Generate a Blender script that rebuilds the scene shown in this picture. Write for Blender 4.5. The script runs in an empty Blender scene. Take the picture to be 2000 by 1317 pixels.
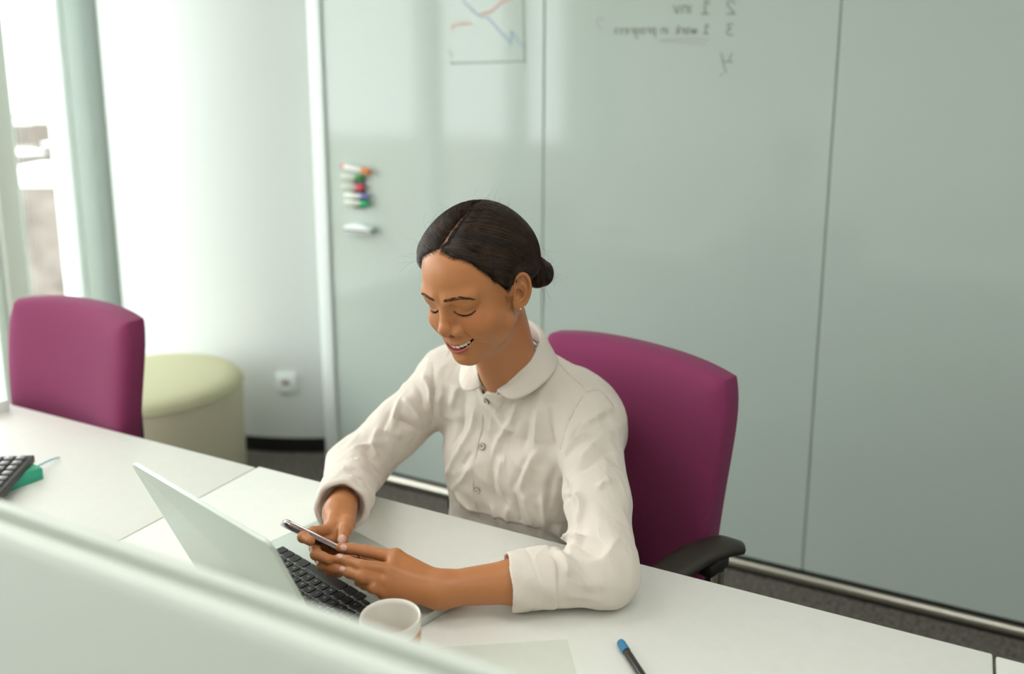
import bpy, bmesh, math, random
import numpy as np
from mathutils import Vector, Matrix
random.seed(7); rng = np.random.default_rng(7)
S = bpy.context.scene
COL = S.collection

# ------------------------------------------------------------------ camera
FPX, PCX, PCY = 1720.0, 1000.0, 501.0           # focal length and principal point, 2000x1317 frame
PITCH, YAW = math.radians(11.05), math.radians(27.2)
CAM = np.array([0.0, 0.0, 1.51])
_F0 = np.array([-math.sin(YAW), math.cos(YAW), 0.0])
CR = np.array([math.cos(YAW), math.sin(YAW), 0.0])
CF = _F0 * math.cos(PITCH) - np.array([0, 0, 1.0]) * math.sin(PITCH)
CU = np.cross(CR, CF)
cam = bpy.data.cameras.new('camera'); cam_ob = bpy.data.objects.new('camera', cam); COL.objects.link(cam_ob)
cam.sensor_fit = 'HORIZONTAL'; cam.sensor_width = 36.0
cam.lens = FPX * 36.0 / 2000.0
cam.shift_x = 0.0; cam.shift_y = -(658.5 - PCY) / 2000.0
cam.clip_start = 0.02; cam.clip_end = 2000
m = Matrix(((CR[0], CU[0], -CF[0], CAM[0]), (CR[1], CU[1], -CF[1], CAM[1]), (CR[2], CU[2], -CF[2], CAM[2]), (0, 0, 0, 1)))
cam_ob.matrix_world = m
cam.dof.use_dof = True; cam.dof.focus_distance = 1.36; cam.dof.aperture_fstop = 2.0
S.camera = cam_ob

def ray(x, y): return CF + CR * (x - PCX) / FPX - CU * (y - PCY) / FPX
def pz(x, y, z): d = ray(x, y); return CAM + d * (z - CAM[2]) / d[2]
def pY(x, y, Y): d = ray(x, y); return CAM + d * (Y - CAM[1]) / d[1]
def pX(x, y, X): d = ray(x, y); return CAM + d * (X - CAM[0]) / d[0]
def pd(x, y, D): return CAM + ray(x, y) * D
def depth(P): return float((np.asarray(P) - CAM) @ CF)

# ------------------------------------------------------------------ light and exposure
S.view_settings.view_transform = 'Standard'; S.view_settings.look = 'None'
S.view_settings.gamma = 1.0; S.view_settings.use_curve_mapping = False
S.view_settings.exposure = 0.06
W = bpy.data.worlds.new('overcast_sky'); S.world = W; W.use_nodes = True
nt = W.node_tree; nt.nodes.clear()
_o = nt.nodes.new('ShaderNodeOutputWorld'); _b = nt.nodes.new('ShaderNodeBackground')
_b.inputs['Color'].default_value = (0.965, 1.0, 1.02, 1); _b.inputs['Strength'].default_value = 6.7
nt.links.new(_b.outputs[0], _o.inputs['Surface'])
# ------------------------------------------------------------------ helpers
def lin(c):
    if isinstance(c, str): c = tuple(int(c[i:i + 2], 16) for i in (0, 2, 4))
    return tuple(((v / 255.0) / 12.92 if v / 255.0 <= 0.04045 else ((v / 255.0 + 0.055) / 1.055) ** 2.4) for v in c[:3]) + (1.0,)

def mat(name, col, rough=0.5, metal=0.0, spec=0.5, coat=0.0, bump=None, noise=None, sheen=0.0, sss=None, attr=None, emit=None, coat_rough=0.05):
    """procedural material; bump=(scale, strength, distance), noise=(scale, other colour, amount), attr=colour attribute name"""
    M = bpy.data.materials.new(name); M.use_nodes = True
    nt = M.node_tree; B = nt.nodes['Principled BSDF']
    B.inputs['Base Color'].default_value = lin(col); B.inputs['Roughness'].default_value = rough
    B.inputs['Metallic'].default_value = metal; B.inputs['Specular IOR Level'].default_value = spec
    B.inputs['Coat Weight'].default_value = coat; B.inputs['Coat Roughness'].default_value = coat_rough
    if sheen: B.inputs['Sheen Weight'].default_value = sheen; B.inputs['Sheen Roughness'].default_value = 0.5
    src = None
    if attr:
        a = nt.nodes.new('ShaderNodeVertexColor'); a.layer_name = attr; src = a.outputs['Color']
    tc = nt.nodes.new('ShaderNodeTexCoord')
    if noise:
        n = nt.nodes.new('ShaderNodeTexNoise'); n.inputs['Scale'].default_value = noise[0]; n.inputs['Detail'].default_value = 4
        nt.links.new(tc.outputs['Object'], n.inputs['Vector'])
        mx = nt.nodes.new('ShaderNodeMix'); mx.data_type = 'RGBA'
        r = nt.nodes.new('ShaderNodeMapRange'); r.inputs['From Min'].default_value = 0.3; r.inputs['From Max'].default_value = 0.7; r.inputs['To Max'].default_value = noise[2]
        nt.links.new(n.outputs['Fac'], r.inputs['Value']); nt.links.new(r.outputs[0], mx.inputs['Factor'])
        if src is not None: nt.links.new(src, mx.inputs['A'])
        else: mx.inputs['A'].default_value = lin(col)
        mx.inputs['B'].default_value = lin(noise[1]); src = mx.outputs['Result']
    if src is not None: nt.links.new(src, B.inputs['Base Color'])
    if bump:
        n = nt.nodes.new('ShaderNodeTexNoise'); n.inputs['Scale'].default_value = bump[0]; n.inputs['Detail'].default_value = 3
        nt.links.new(tc.outputs['Object'], n.inputs['Vector'])
        b = nt.nodes.new('ShaderNodeBump'); b.inputs['Strength'].default_value = bump[1]; b.inputs['Distance'].default_value = bump[2]
        nt.links.new(n.outputs['Fac'], b.inputs['Height']); nt.links.new(b.outputs[0], B.inputs['Normal'])
    if sss:
        B.inputs['Subsurface Weight'].default_value = sss[0]; B.inputs['Subsurface Radius'].default_value = sss[1]; B.inputs['Subsurface Scale'].default_value = sss[2]
    if emit: B.inputs['Emission Color'].default_value = lin(emit[0]); B.inputs['Emission Strength'].default_value = emit[1]
    return M

def put(name, me, m=None, parent=None, loc=None, rotz=None, smooth=False, matrix=None):
    o = bpy.data.objects.new(name, me); COL.objects.link(o)
    if m is not None and len(me.materials) == 0: me.materials.append(m)
    if parent is not None: o.parent = parent
    if loc is not None: o.location = loc
    if rotz is not None: o.rotation_euler = (0, 0, rotz)
    if matrix is not None: o.matrix_world = matrix
    if smooth: me.shade_smooth()
    return o
def empty(name, loc=(0, 0, 0), rotz=0.0):
    o = bpy.data.objects.new(name, None); COL.objects.link(o); o.location = loc; o.rotation_euler = (0, 0, rotz); o.empty_display_size = 0.05
    return o
def tag(o, label, cat, group=None):
    o['label'] = label; o['category'] = cat
    if group: o['group'] = group
    return o
def struct(o): o['kind'] = 'structure'; return o
def mesh_of(bm, name='m', sharp=None):
    me = bpy.data.meshes.new(name); bm.normal_update(); bm.to_mesh(me); bm.free()
    if sharp is not None:
        me.shade_smooth(); me.set_sharp_from_angle(angle=math.radians(sharp))
    return me
def bm_box(bm, lo, hi, bev=0.0, seg=2, M=None):
    r = bmesh.ops.create_cube(bm, size=1.0); vs = r['verts']
    for v in vs: v.co = Vector([lo[i] + (v.co[i] + 0.5) * (hi[i] - lo[i]) for i in range(3)])
    if bev > 0:
        es = list({e for v in vs for e in v.link_edges})
        q = bmesh.ops.bevel(bm, geom=es, offset=bev, segments=seg, affect='EDGES', profile=0.5)
        vs = list({v for f in q['faces'] for v in f.verts} | {v for v in vs if v.is_valid})
    if M is not None: bmesh.ops.transform(bm, matrix=M, verts=vs)
    return vs
def box(lo, hi, bev=0.0, seg=2, name='box'):
    bm = bmesh.new(); bm_box(bm, lo, hi, bev, seg); return mesh_of(bm, name, 35 if bev else None)
def bm_prism(bm, pts, z0, z1, bev=0.0, seg=2):
    """extrude a closed 2D outline from z0 to z1"""
    lo = [bm.verts.new((p[0], p[1], z0)) for p in pts]; hi = [bm.verts.new((p[0], p[1], z1)) for p in pts]
    n = len(pts); fs = [bm.faces.new(lo[::-1]), bm.faces.new(hi)]
    for i in range(n): bm.faces.new((lo[i], lo[(i + 1) % n], hi[(i + 1) % n], hi[i]))
    if bev:
        es = [e for f in fs for e in f.edges]
        bmesh.ops.bevel(bm, geom=list(set(es)), offset=bev, segments=seg, affect='EDGES', profile=0.5)
def rrect(w, h, r, n=5):
    out = []
    for cx, cy, a0 in ((w / 2 - r, h / 2 - r, 0), (-w / 2 + r, h / 2 - r, 90), (-w / 2 + r, -h / 2 + r, 180), (w / 2 - r, -h / 2 + r, 270)):
        for i in range(n + 1):
            a = math.radians(a0 + 90 * i / n); out.append((cx + r * math.cos(a), cy + r * math.sin(a)))
    return out
def bm_lathe(bm, prof, n=32, M=None):
    rings = []
    for r, z in prof:
        rings.append([bm.verts.new((r * math.cos(2 * math.pi * i / n), r * math.sin(2 * math.pi * i / n), z)) for i in range(n)] if r > 1e-6 else [bm.verts.new((0, 0, z))])
    for a, b in zip(rings, rings[1:]):
        for i in range(n):
            j = (i + 1) % n
            if len(a) == 1 and len(b) == 1: continue
            if len(a) == 1: bm.faces.new((a[0], b[j], b[i]))
            elif len(b) == 1: bm.faces.new((a[i], a[j], b[0]))
            else: bm.faces.new((a[i], a[j], b[j], b[i]))
    if M is not None: bmesh.ops.transform(bm, matrix=M, verts=[v for r in rings for v in r])
def lathe(prof, n=32, name='lathe', sharp=40, M=None):
    bm = bmesh.new(); bm_lathe(bm, prof, n, M); return mesh_of(bm, name, sharp)
def tube_arrays(paths, radii, sides=6, caps=True):
    """many tubes into vertex/face lists; paths: list of (k,3) arrays, radii: matching (k,) arrays"""
    V, Fc, base = [], [], 0
    for P, r in zip(paths, radii):
        P = np.asarray(P, float); k = len(P); r = np.broadcast_to(np.asarray(r, float), (k,))
        T = np.gradient(P, axis=0); T /= np.linalg.norm(T, axis=1)[:, None] + 1e-12
        up = np.array([0, 0, 1.0]) if abs(T[0][2]) < 0.9 else np.array([1.0, 0, 0])
        N = np.cross(T, up); 
        for i in range(k):
            if i: N[i] = N[i - 1] - T[i] * (N[i - 1] @ T[i])
            N[i] /= np.linalg.norm(N[i]) + 1e-12
        Bn = np.cross(T, N)
        a = np.arange(sides) * 2 * np.pi / sides
        ring = P[:, None] + r[:, None, None] * (np.cos(a)[None, :, None] * N[:, None] + np.sin(a)[None, :, None] * Bn[:, None])
        V.append(ring.reshape(-1, 3))
        for i in range(k - 1):
            for j in range(sides):
                q = (j + 1) % sides
                Fc.append((base + i * sides + j, base + i * sides + q, base + (i + 1) * sides + q, base + (i + 1) * sides + j))
        if caps and sides > 2:
            Fc.append(tuple(base + j for j in range(sides))[::-1]); Fc.append(tuple(base + (k - 1) * sides + j for j in range(sides)))
        base += k * sides
    return np.concatenate(V), Fc
def tube_mesh(paths, radii, sides=6, name='tube', smooth=True):
    V, Fc = tube_arrays(paths, radii, sides)
    me = bpy.data.meshes.new(name); me.from_pydata(V.tolist(), [], Fc); me.update()
    if smooth: me.shade_smooth(); me.set_sharp_from_angle(angle=math.radians(60))
    return me
def spline(pts, n=24):
    """Catmull-Rom through the points"""
    P = np.asarray(pts, float); P = np.vstack([2 * P[0] - P[1], P, 2 * P[-1] - P[-2]]); k = len(P) - 3; out = []
    for u in np.linspace(0, k - 1e-6, n):
        i = int(u); t = u - i; a, b, c, d = P[i:i + 4]
        out.append(0.5 * ((2 * b) + (c - a) * t + (2 * a - 5 * b + 4 * c - d) * t * t + (3 * b - a - 3 * c + d) * t ** 3))
    return np.array(out)
def copy_tree(o, parent=None):
    c = o.copy(); COL.objects.link(c); c.parent = parent
    for ch in list(o.children): copy_tree(ch, c)
    return c
def text_mesh(s, size, name='legend'):
    cu = bpy.data.curves.new('t', 'FONT'); cu.body = s; cu.size = size; cu.align_x = 'CENTER'; cu.align_y = 'CENTER'; cu.resolution_u = 2
    o = bpy.data.objects.new('t', cu); COL.objects.link(o); bpy.context.view_layer.update()
    me = bpy.data.meshes.new_from_object(o); bpy.data.objects.remove(o); bpy.data.curves.remove(cu); me.name = name
    return me
# ------------------------------------------------------------------ materials of the place
M_white = mat('white_paint', 'D6DBD6', 0.6, bump=(240, 0.08, 0.002))
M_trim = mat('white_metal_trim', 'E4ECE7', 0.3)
M_glasspanel = mat('back_painted_glass', 'B4BFB6', 0.07, spec=0.45)
M_seal = mat('grey_sealant', '8A9286', 0.5)
M_dark = mat('black_plastic', '15130F', 0.45)
M_alu = mat('aluminium_rail', 'CFCABC', 0.32, metal=1.0)
M_carpet = mat('grey_carpet', '57514A', 0.95, spec=0.1, bump=(260, 1.0, 0.012), noise=(75, '8E887E', 1.0))
M_ceil = mat('ceiling_white', 'E8EAE8', 0.8)
M_frame = mat('window_frame_grey', 'E2ECE7', 0.4)
M_frame2 = mat('window_mullion_grey', 'C9CCC2', 0.45)
M_fillglow = mat('fill_panel_diffuser', 'FFFFFF', 0.5, emit=('FFFDFA', 5.6))
M_pane = bpy.data.materials.new('window_glass'); M_pane.use_nodes = True
_n = M_pane.node_tree; _n.nodes.clear()
_out = _n.nodes.new('ShaderNodeOutputMaterial'); _mx = _n.nodes.new('ShaderNodeMixShader'); _t = _n.nodes.new('ShaderNodeBsdfTransparent'); _g = _n.nodes.new('ShaderNodeBsdfGlossy')
_t.inputs['Color'].default_value = (0.97, 0.98, 0.97, 1); _g.inputs['Roughness'].default_value = 0.02
_mx.inputs[0].default_value = .05; _n.links.new(_t.outputs[0], _mx.inputs[1]); _n.links.new(_g.outputs[0], _mx.inputs[2]); _n.links.new(_mx.outputs[0], _out.inputs['Surface'])

M_film = M_pane.copy(); M_film.name = 'tinted_window_glass'; M_film.node_tree.nodes['Transparent BSDF'].inputs['Color'].default_value = (.30, .33, .32, 1)
YG = 2.60            # glass partition
XW = -3.70           # window wall
XR, YF, ZC = 3.2, -3.4, 2.75
YB = 3.75
# floor, ceiling, solid walls
struct(put('floor', box((XW - .1, YF - .1, -.08), (XR + .1, YB + .1, 0)), M_carpet))
struct(put('ceiling', box((XW - .1, YF - .1, ZC), (XR + .1, YB + .1, ZC + .1)), M_ceil))
struct(put('wall_right', box((XR, YF, 0), (XR + .12, YB, ZC)), M_white))
struct(put('wall_back', box((XW, YB, 0), (XR, YB + .12, ZC)), M_white))

# glass partition: one panel per bay, sealed joints, rail at the foot
part = empty('wall_partition', (0, YG, 0)); struct(part)
edges = [-2.106, -1.221, -.335, .551, 1.437, 2.323, 3.2]
for a, b in zip(edges, edges[1:]):
    p = put('glass_panel', box((a + .0025, 0, .048), (b - .0025, .012, ZC - .02), .0015, 1), M_glasspanel, part)
for x in edges[1:-1]:
    put('joint_seal', box((x - .0025, .003, .048), (x + .0025, .011, ZC - .02)), M_seal, part)
put('backing_board', box((-2.106, .0125, .02), (3.2, .06, ZC)), M_white, part)
put('foot_reflection_strip', box((-2.106, -.001, .036), (3.2, .0124, .0475)), M_dark, part)  # black strip stands for the dark reflection along the glass foot
prof = [(0, .010), (-.010, .010), (-.015, .013), (-.016, .022), (-.013, .031), (-.007, .036), (0, .036)]
bm = bmesh.new()
va = [bm.verts.new((-2.165, p[0], p[1])) for p in prof]; vb = [bm.verts.new((3.2, p[0], p[1])) for p in prof]
for i in range(len(prof) - 1): bm.faces.new((va[i], va[i + 1], vb[i + 1], vb[i]))
bm.faces.new(va[::-1]); bm.faces.new(vb)
put('foot_rail', mesh_of(bm, 'foot_rail', 50), M_alu, part)
put('rail_shadow_strip', box((-2.165, -.012, 0), (3.2, 0, .0098)), M_dark, part)  # black strip put in for the shadow below the rail
struct(put('trim_1', box((-2.165, YG - .012, .05), (-2.1065, YG + .2, ZC), .004), M_trim))  # white strip added to stand for the column's reflection in the glass

# round column beside the window, with a dark skirting
CC = (-2.855, 3.659); CRAD = 1.10
def arc_wall(r, z0, z1, a0, a1, n=72, thick=.02):
    bm = bmesh.new(); rows = []
    for i in range(n + 1):
        a = math.radians(a0 + (a1 - a0) * i / n); c, s_ = math.cos(a), math.sin(a)
        rows.append([bm.verts.new((r * c, r * s_, z0)), bm.verts.new((r * c, r * s_, z1)), bm.verts.new(((r - thick) * c, (r - thick) * s_, z1)), bm.verts.new(((r - thick) * c, (r - thick) * s_, z0))])
    for a, b in zip(rows, rows[1:]):
        for k in range(4): bm.faces.new((a[k], b[k], b[(k + 1) % 4], a[(k + 1) % 4]))
    bm.faces.new(rows[0]); bm.faces.new(rows[-1][::-1])
    return mesh_of(bm, 'arc', 30)
struct(put('wall_column', arc_wall(CRAD, 0, ZC, -190, 5), M_white, loc=(CC[0], CC[1], 0)))
struct(put('baseboard_left', arc_wall(CRAD + .008, .002, .062, -150, -35), M_dark, loc=(CC[0], CC[1], 0)))

# window wall on the left: frame by the column, narrow casement, wide fixed lights further along
def window(name, x, y0, y1, axis='x', fw=.05, z0=.08, z1=None, frame=None, pane=None):
    z1 = z1 or ZC - .12
    w = empty(name, (0, 0, 0)); struct(w)
    fr = frame or M_frame
    def bxx(lo, hi):
        if axis == 'x': return box((x + lo[1], lo[0], lo[2]), (x + hi[1], hi[0], hi[2]), .004)
        return box((lo[0], x + lo[1], lo[2]), (hi[0], x + hi[1], hi[2]), .004)
    put('frame_stile', bxx((y0, -.04, z0), (y0 + fw, .05, z1)), fr, w); put('frame_stile', bxx((y1 - fw, -.04, z0), (y1, .05, z1)), fr, w)
    put('frame_rail', bxx((y0 + fw, -.04, z0), (y1 - fw, .05, z0 + fw)), fr, w); put('frame_rail', bxx((y0 + fw, -.04, z1 - fw), (y1 - fw, .05, z1)), fr, w)
    put('pane', bxx((y0 + fw, .0, z0 + fw), (y1 - fw, .006, z1 - fw)) if False else (box((x, y0 + fw, z0 + fw), (x + .006, y1 - fw, z1 - fw)) if axis == 'x' else box((y0 + fw, x, z0 + fw), (y1 - fw, x + .006, z1 - fw))), pane or M_pane, w)
    return w
window('window_1', XW, 2.393, 2.700, fw=.03)
wx = 2.30; k = 2
while wx > YF + .3:
    y1 = wx; y0 = max(wx - 1.40, YF + .06)
    window('window_%d' % k, XW, y0, y1); k += 1
    wx = y0 - .09
def pier(name, y0, y1, m, dx=.06):
    return struct(put(name, box((XW - .12, y0, 0), (XW + dx, y1, ZC), .004), m))
pier('trim_2', 2.703, 2.800, M_frame); pier('trim_3', 2.806, 3.10, M_frame, .05); struct(put('trim_4', box((XW - .1, 2.7995, 0), (XW + .045, 2.8065, ZC)), M_seal))
struct(put('wall_left', box((XW - .12, 3.10, 0), (XW, YB, ZC)), M_white))
pier('trim_5', 2.300, 2.393, M_frame2, .08)
wx = 2.30; j = 6
while wx > YF + .3:
    y0 = max(wx - 1.40, YF + .06); pier('trim_%d' % j, y0 - .09, y0, M_frame2, .08); j += 1; wx = y0 - .09
struct(put('trim_%d' % j, box((XW - .12, YF, 0), (XW + .10, 2.8, .08)), M_frame)); j += 1
struct(put('trim_%d' % j, box((XW - .12, YF, ZC - .12), (XW + .10, 3.1, ZC)), M_frame)); j += 1
# glazed wall behind the photographer, with wide piers
xs = [(-3.48, -3.14), (-2.74, -2.54), (-2.05, -1.90)]
last = XW
for a, b in xs:
    struct(put('trim_%d' % j, box((last, YF - .12, 0), (a, YF + .05, ZC)), M_white)); j += 1; last = b
    window('window_%d' % k, YF, a, b, axis='y', z0=.75, pane=M_film); k += 1
    struct(put('trim_%d' % j, box((a, YF - .12, 0), (b, YF + .02, .75)), M_white)); j += 1
    struct(put('trim_%d' % j, box((a, YF - .12, ZC - .12), (b, YF + .02, ZC)), M_white)); j += 1
struct(put('trim_%d' % j, box((last, YF - .12, 0), (XR, YF + .05, ZC)), M_white)); j += 1

# light portals in the window openings (they only guide the sampling of the sky)
def portal(loc, rot, sx, sy):
    l = bpy.data.lights.new('sky_portal', 'AREA'); l.shape = 'RECTANGLE'; l.size = sx; l.size_y = sy; l.cycles.is_portal = True
    o = bpy.data.objects.new('sky_portal', l); COL.objects.link(o); o.location = loc; o.rotation_euler = rot
portal((XW - .06, -.35, 1.35), (0, math.radians(-90), 0), 2.6, 6.2)
portal((-2.7, YF - .06, 1.7), (math.radians(90), 0, 0), 1.7, 1.9)

# added glowing ceiling panels, out of view, enlarged to brighten the desks
def ceiling_fill_panel(x, y, label):
    t = empty('ceiling_fill_panel', (x, y, ZC)); tag(t, label, 'fill light', 'added ceiling fill panels')
    bm = bmesh.new(); bm_box(bm, (-.62, -.31, -.025), (.62, -.295, 0)); bm_box(bm, (-.62, .295, -.025), (.62, .31, 0)); bm_box(bm, (-.62, -.295, -.025), (-.605, .295, 0)); bm_box(bm, (.605, -.295, -.025), (.62, .295, 0))
    put('fill_panel_housing', mesh_of(bm), M_trim, t); put('diffuser', box((-.605, -.295, -.018), (.605, .295, -.008)), M_fillglow, t)
for x, y, w_ in ((-1.6, .7, 'over the desk by the window'), (.3, .7, 'over the middle desk'), (-1.6, -1.3, 'behind the viewer on the window side'), (.3, -1.3, 'behind the viewer near the middle'), (2.1, .7, 'near the far right wall')):
    ceiling_fill_panel(x, y, 'added flat white ceiling fill panel ' + w_)

# beaded blind cord hanging in front of the window
P0 = pX(30, 200, XW + .12); P1 = pX(82, 575, XW + .12)
bd = [np.array([P0[0], P0[1], z]) for z in np.arange(.55, 2.6, .012)]
t = empty('blind_cord', (P0[0], P0[1], .55)); tag(t, 'thin beaded blind cord hanging in front of the bright window', 'blind cord')
put('cord', tube_mesh([np.array([[0, 0, 0], [0, 0, 2.05]])], [.0008], 5), M_frame2, t)
bm = bmesh.new()
for p in bd: bmesh.ops.create_icosphere(bm, subdivisions=1, radius=.0028, matrix=Matrix.Translation((0, 0, p[2] - .55)))
o = put('bead_chain', mesh_of(bm), M_frame2, t); o['kind'] = 'stuff'

# snowy city far below the window
M_snow = mat('snowy_ground', '6E665C', 0.9, noise=(.035, 'A8A49C', 1.0))
struct(put('ground', box((-2500, -900, -62), (-60, 2500, -60)), M_snow))
bm_cols = ['4A4038', '3E3A36', '57483A', '463A30', '5E5A54', '38332E']
BM = [mat('city_wall_%d' % i, c, 0.8, noise=(.3, '8A857C', 0.5)) for i, c in enumerate(bm_cols)]
M_roof = mat('snowy_roof', 'E8E8E4', 0.8)
taken = []
for i in range(60):
    az = math.radians(random.uniform(50, 62)) if i < 44 else math.radians(random.uniform(30, 85))
    D = 130 * (1.05 ** (i % 44)) + random.uniform(0, 30); h = random.uniform(14, 34) + (22 if i % 11 == 0 else 0)
    w_, d_ = random.uniform(14, 34), random.uniform(12, 26); xy = (-math.sin(az) * D, math.cos(az) * D)
    if any(math.hypot(xy[0] - q[0], xy[1] - q[1]) < 46 for q in taken): continue
    taken.append(xy)
    b = empty('city_building', (-math.sin(az) * D, math.cos(az) * D, -60), random.uniform(0, 1.5))
    tag(b, 'pale snow-roofed city block far below the window', 'building', 'distant city blocks outside')
    put('facade', box((-w_ / 2, -d_ / 2, 0), (w_ / 2, d_ / 2, h)), BM[i % 6], b); put('roof', box((-w_ / 2 - .4, -d_ / 2 - .4, h), (w_ / 2 + .4, d_ / 2 + .4, h + 1.2)), M_roof, b)
# ------------------------------------------------------------------ desks
TZ = .74
M_desk = mat('white_desk_laminate', 'E4E4DC', 0.45, spec=0.35, noise=(60, 'DFE0D6', 0.6))
M_edge = mat('desk_edge_band', 'C9BDAC', 0.5)
M_screen = mat('desk_screen_laminate', 'CDD2C8', 0.55, spec=0.3)
M_steel = mat('grey_steel_leg', '9A9C98', 0.35, metal=0.8)
def desk(x0, x1, label, ytop=1.269):
    t = empty('desk', ((x0 + x1) / 2, .87, 0)); tag(t, label, 'desk', 'row of white desks')
    cx = (x0 + x1) / 2; h = (x1 - x0) / 2
    put('desk_top', box((-h, .455 - .87, TZ - .025), (h, ytop - .87, TZ), .0025, 2), M_desk, t)
    put('modesty_panel', box((-h + .05, -.36, .30), (h - .05, -.342, TZ - .03)), M_desk, t)
    for s in (-1, 1):
        put('leg', box((s * (h - .07) - .025, -.38, .012), (s * (h - .07) + .025, -.33, TZ - .026), .004), M_steel, t)
        put('leg', box((s * (h - .07) - .025, .30, .012), (s * (h - .07) + .025, .35, TZ - .026), .004), M_steel, t)
        put('foot_bar', box((s * (h - .07) - .03, -.40, 0), (s * (h - .07) + .03, .37, .012)), M_steel, t)
    # privacy screen on the far edge, with a grooved cap
    bm = bmesh.new(); y = -.87
    pr = [(.398, 1.136), (.398, .70), (.446, .70), (.446, 1.139), (.442, 1.145), (.430, 1.146), (.427, 1.131), (.419, 1.131), (.416, 1.146), (.403, 1.145)]
    a = [bm.verts.new((-h + .002, p[0] + y, p[1])) for p in pr]; b = [bm.verts.new((h - .002, p[0] + y, p[1])) for p in pr]
    for i in range(len(pr)): bm.faces.new((a[i], a[(i + 1) % len(pr)], b[(i + 1) % len(pr)], b[i]))
    bm.faces.new(a[::-1]); bm.faces.new(b); bmesh.ops.recalc_face_normals(bm, faces=bm.faces)
    put('privacy_screen', mesh_of(bm, 'screen', 50), M_screen, t)
    put('screen_bracket', box((-.3, .446 + y, .60), (-.25, .47 + y, TZ - .026)), M_steel, t); put('screen_bracket', box((.25, .446 + y, .60), (.3, .47 + y, TZ - .026)), M_steel, t)
    return t
desk(-1.2362, .0925, 'white desk the woman leans on with the open laptop')
desk(-2.567, -1.2392, 'white desk by the window carrying the calculator', 1.262)
desk(.0965, 1.425, 'white desk just entering at the lower right corner', 1.266)

# ------------------------------------------------------------------ office chairs
M_plum = mat('plum_upholstery', '7F3357', 0.85, spec=0.15, bump=(1400, 0.25, 0.0008), sheen=0.08)
M_armrest = mat('dark_armrest_rubber', '2E2A22', 0.45)
M_chrome = mat('chrome', 'D8D4CC', 0.12, metal=1.0)
def cushion(w0, w1, z0, z1, th, curve, nx=26, nz=22, rc=.06):
    """upholstered back: rounded outline, bowed sideways, front at -y"""
    bm = bmesh.new(); front, back = [], []
    for j in range(nz + 1):
        v = j / nz; v2 = 0.5 - 0.5 * math.cos(math.pi * v)
        fr, bk = [], []
        for i in range(nx + 1):
            u = -math.cos(math.pi * i / nx)
            z = z0 + (z1 - z0) * v2; hw = (w0 + (w1 - w0) * v2 ** .8) / 2
            # superellipse corners
            zz = abs(2 * v2 - 1); k = (1 - zz ** 14) ** (1 / 14.) if zz < 1 else 0
            x = u * hw * (0.90 + 0.10 * (1 - zz ** 5)) if True else 0
            topdip = -.012 * (abs(u) ** 3) * v2
            edge = max(abs(u) ** 9, zz ** 12)
            puff = th * .5 * (1 - edge) ** .5
            yb = -curve * u * u + .035 * (v2 - .45) ** 2 * 2 + .025 * v2
            fr.append(bm.verts.new((x, yb - puff, z + topdip))); bk.append(bm.verts.new((x, yb + th * .5 + .4 * puff - (0.02 if False else 0), z + topdip)))
        front.append(fr); back.append(bk)
    for j in range(nz):
        for i in range(nx):
            bm.faces.new((front[j][i], front[j][i + 1], front[j + 1][i + 1], front[j + 1][i]))
            bm.faces.new((back[j][i], back[j + 1][i], back[j + 1][i + 1], back[j][i + 1]))
    for j in range(nz):
        bm.faces.new((front[j][0], front[j + 1][0], back[j + 1][0], back[j][0])); bm.faces.new((front[j][nx], back[j][nx], back[j + 1][nx], front[j + 1][nx]))
    for i in range(nx):
        bm.faces.new((front[0][i], back[0][i], back[0][i + 1], front[0][i + 1])); bm.faces.new((front[nz][i], front[nz][i + 1], back[nz][i + 1], back[nz][i]))
    bmesh.ops.recalc_face_normals(bm, faces=bm.faces)
    return mesh_of(bm, 'cushion', 70)
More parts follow.
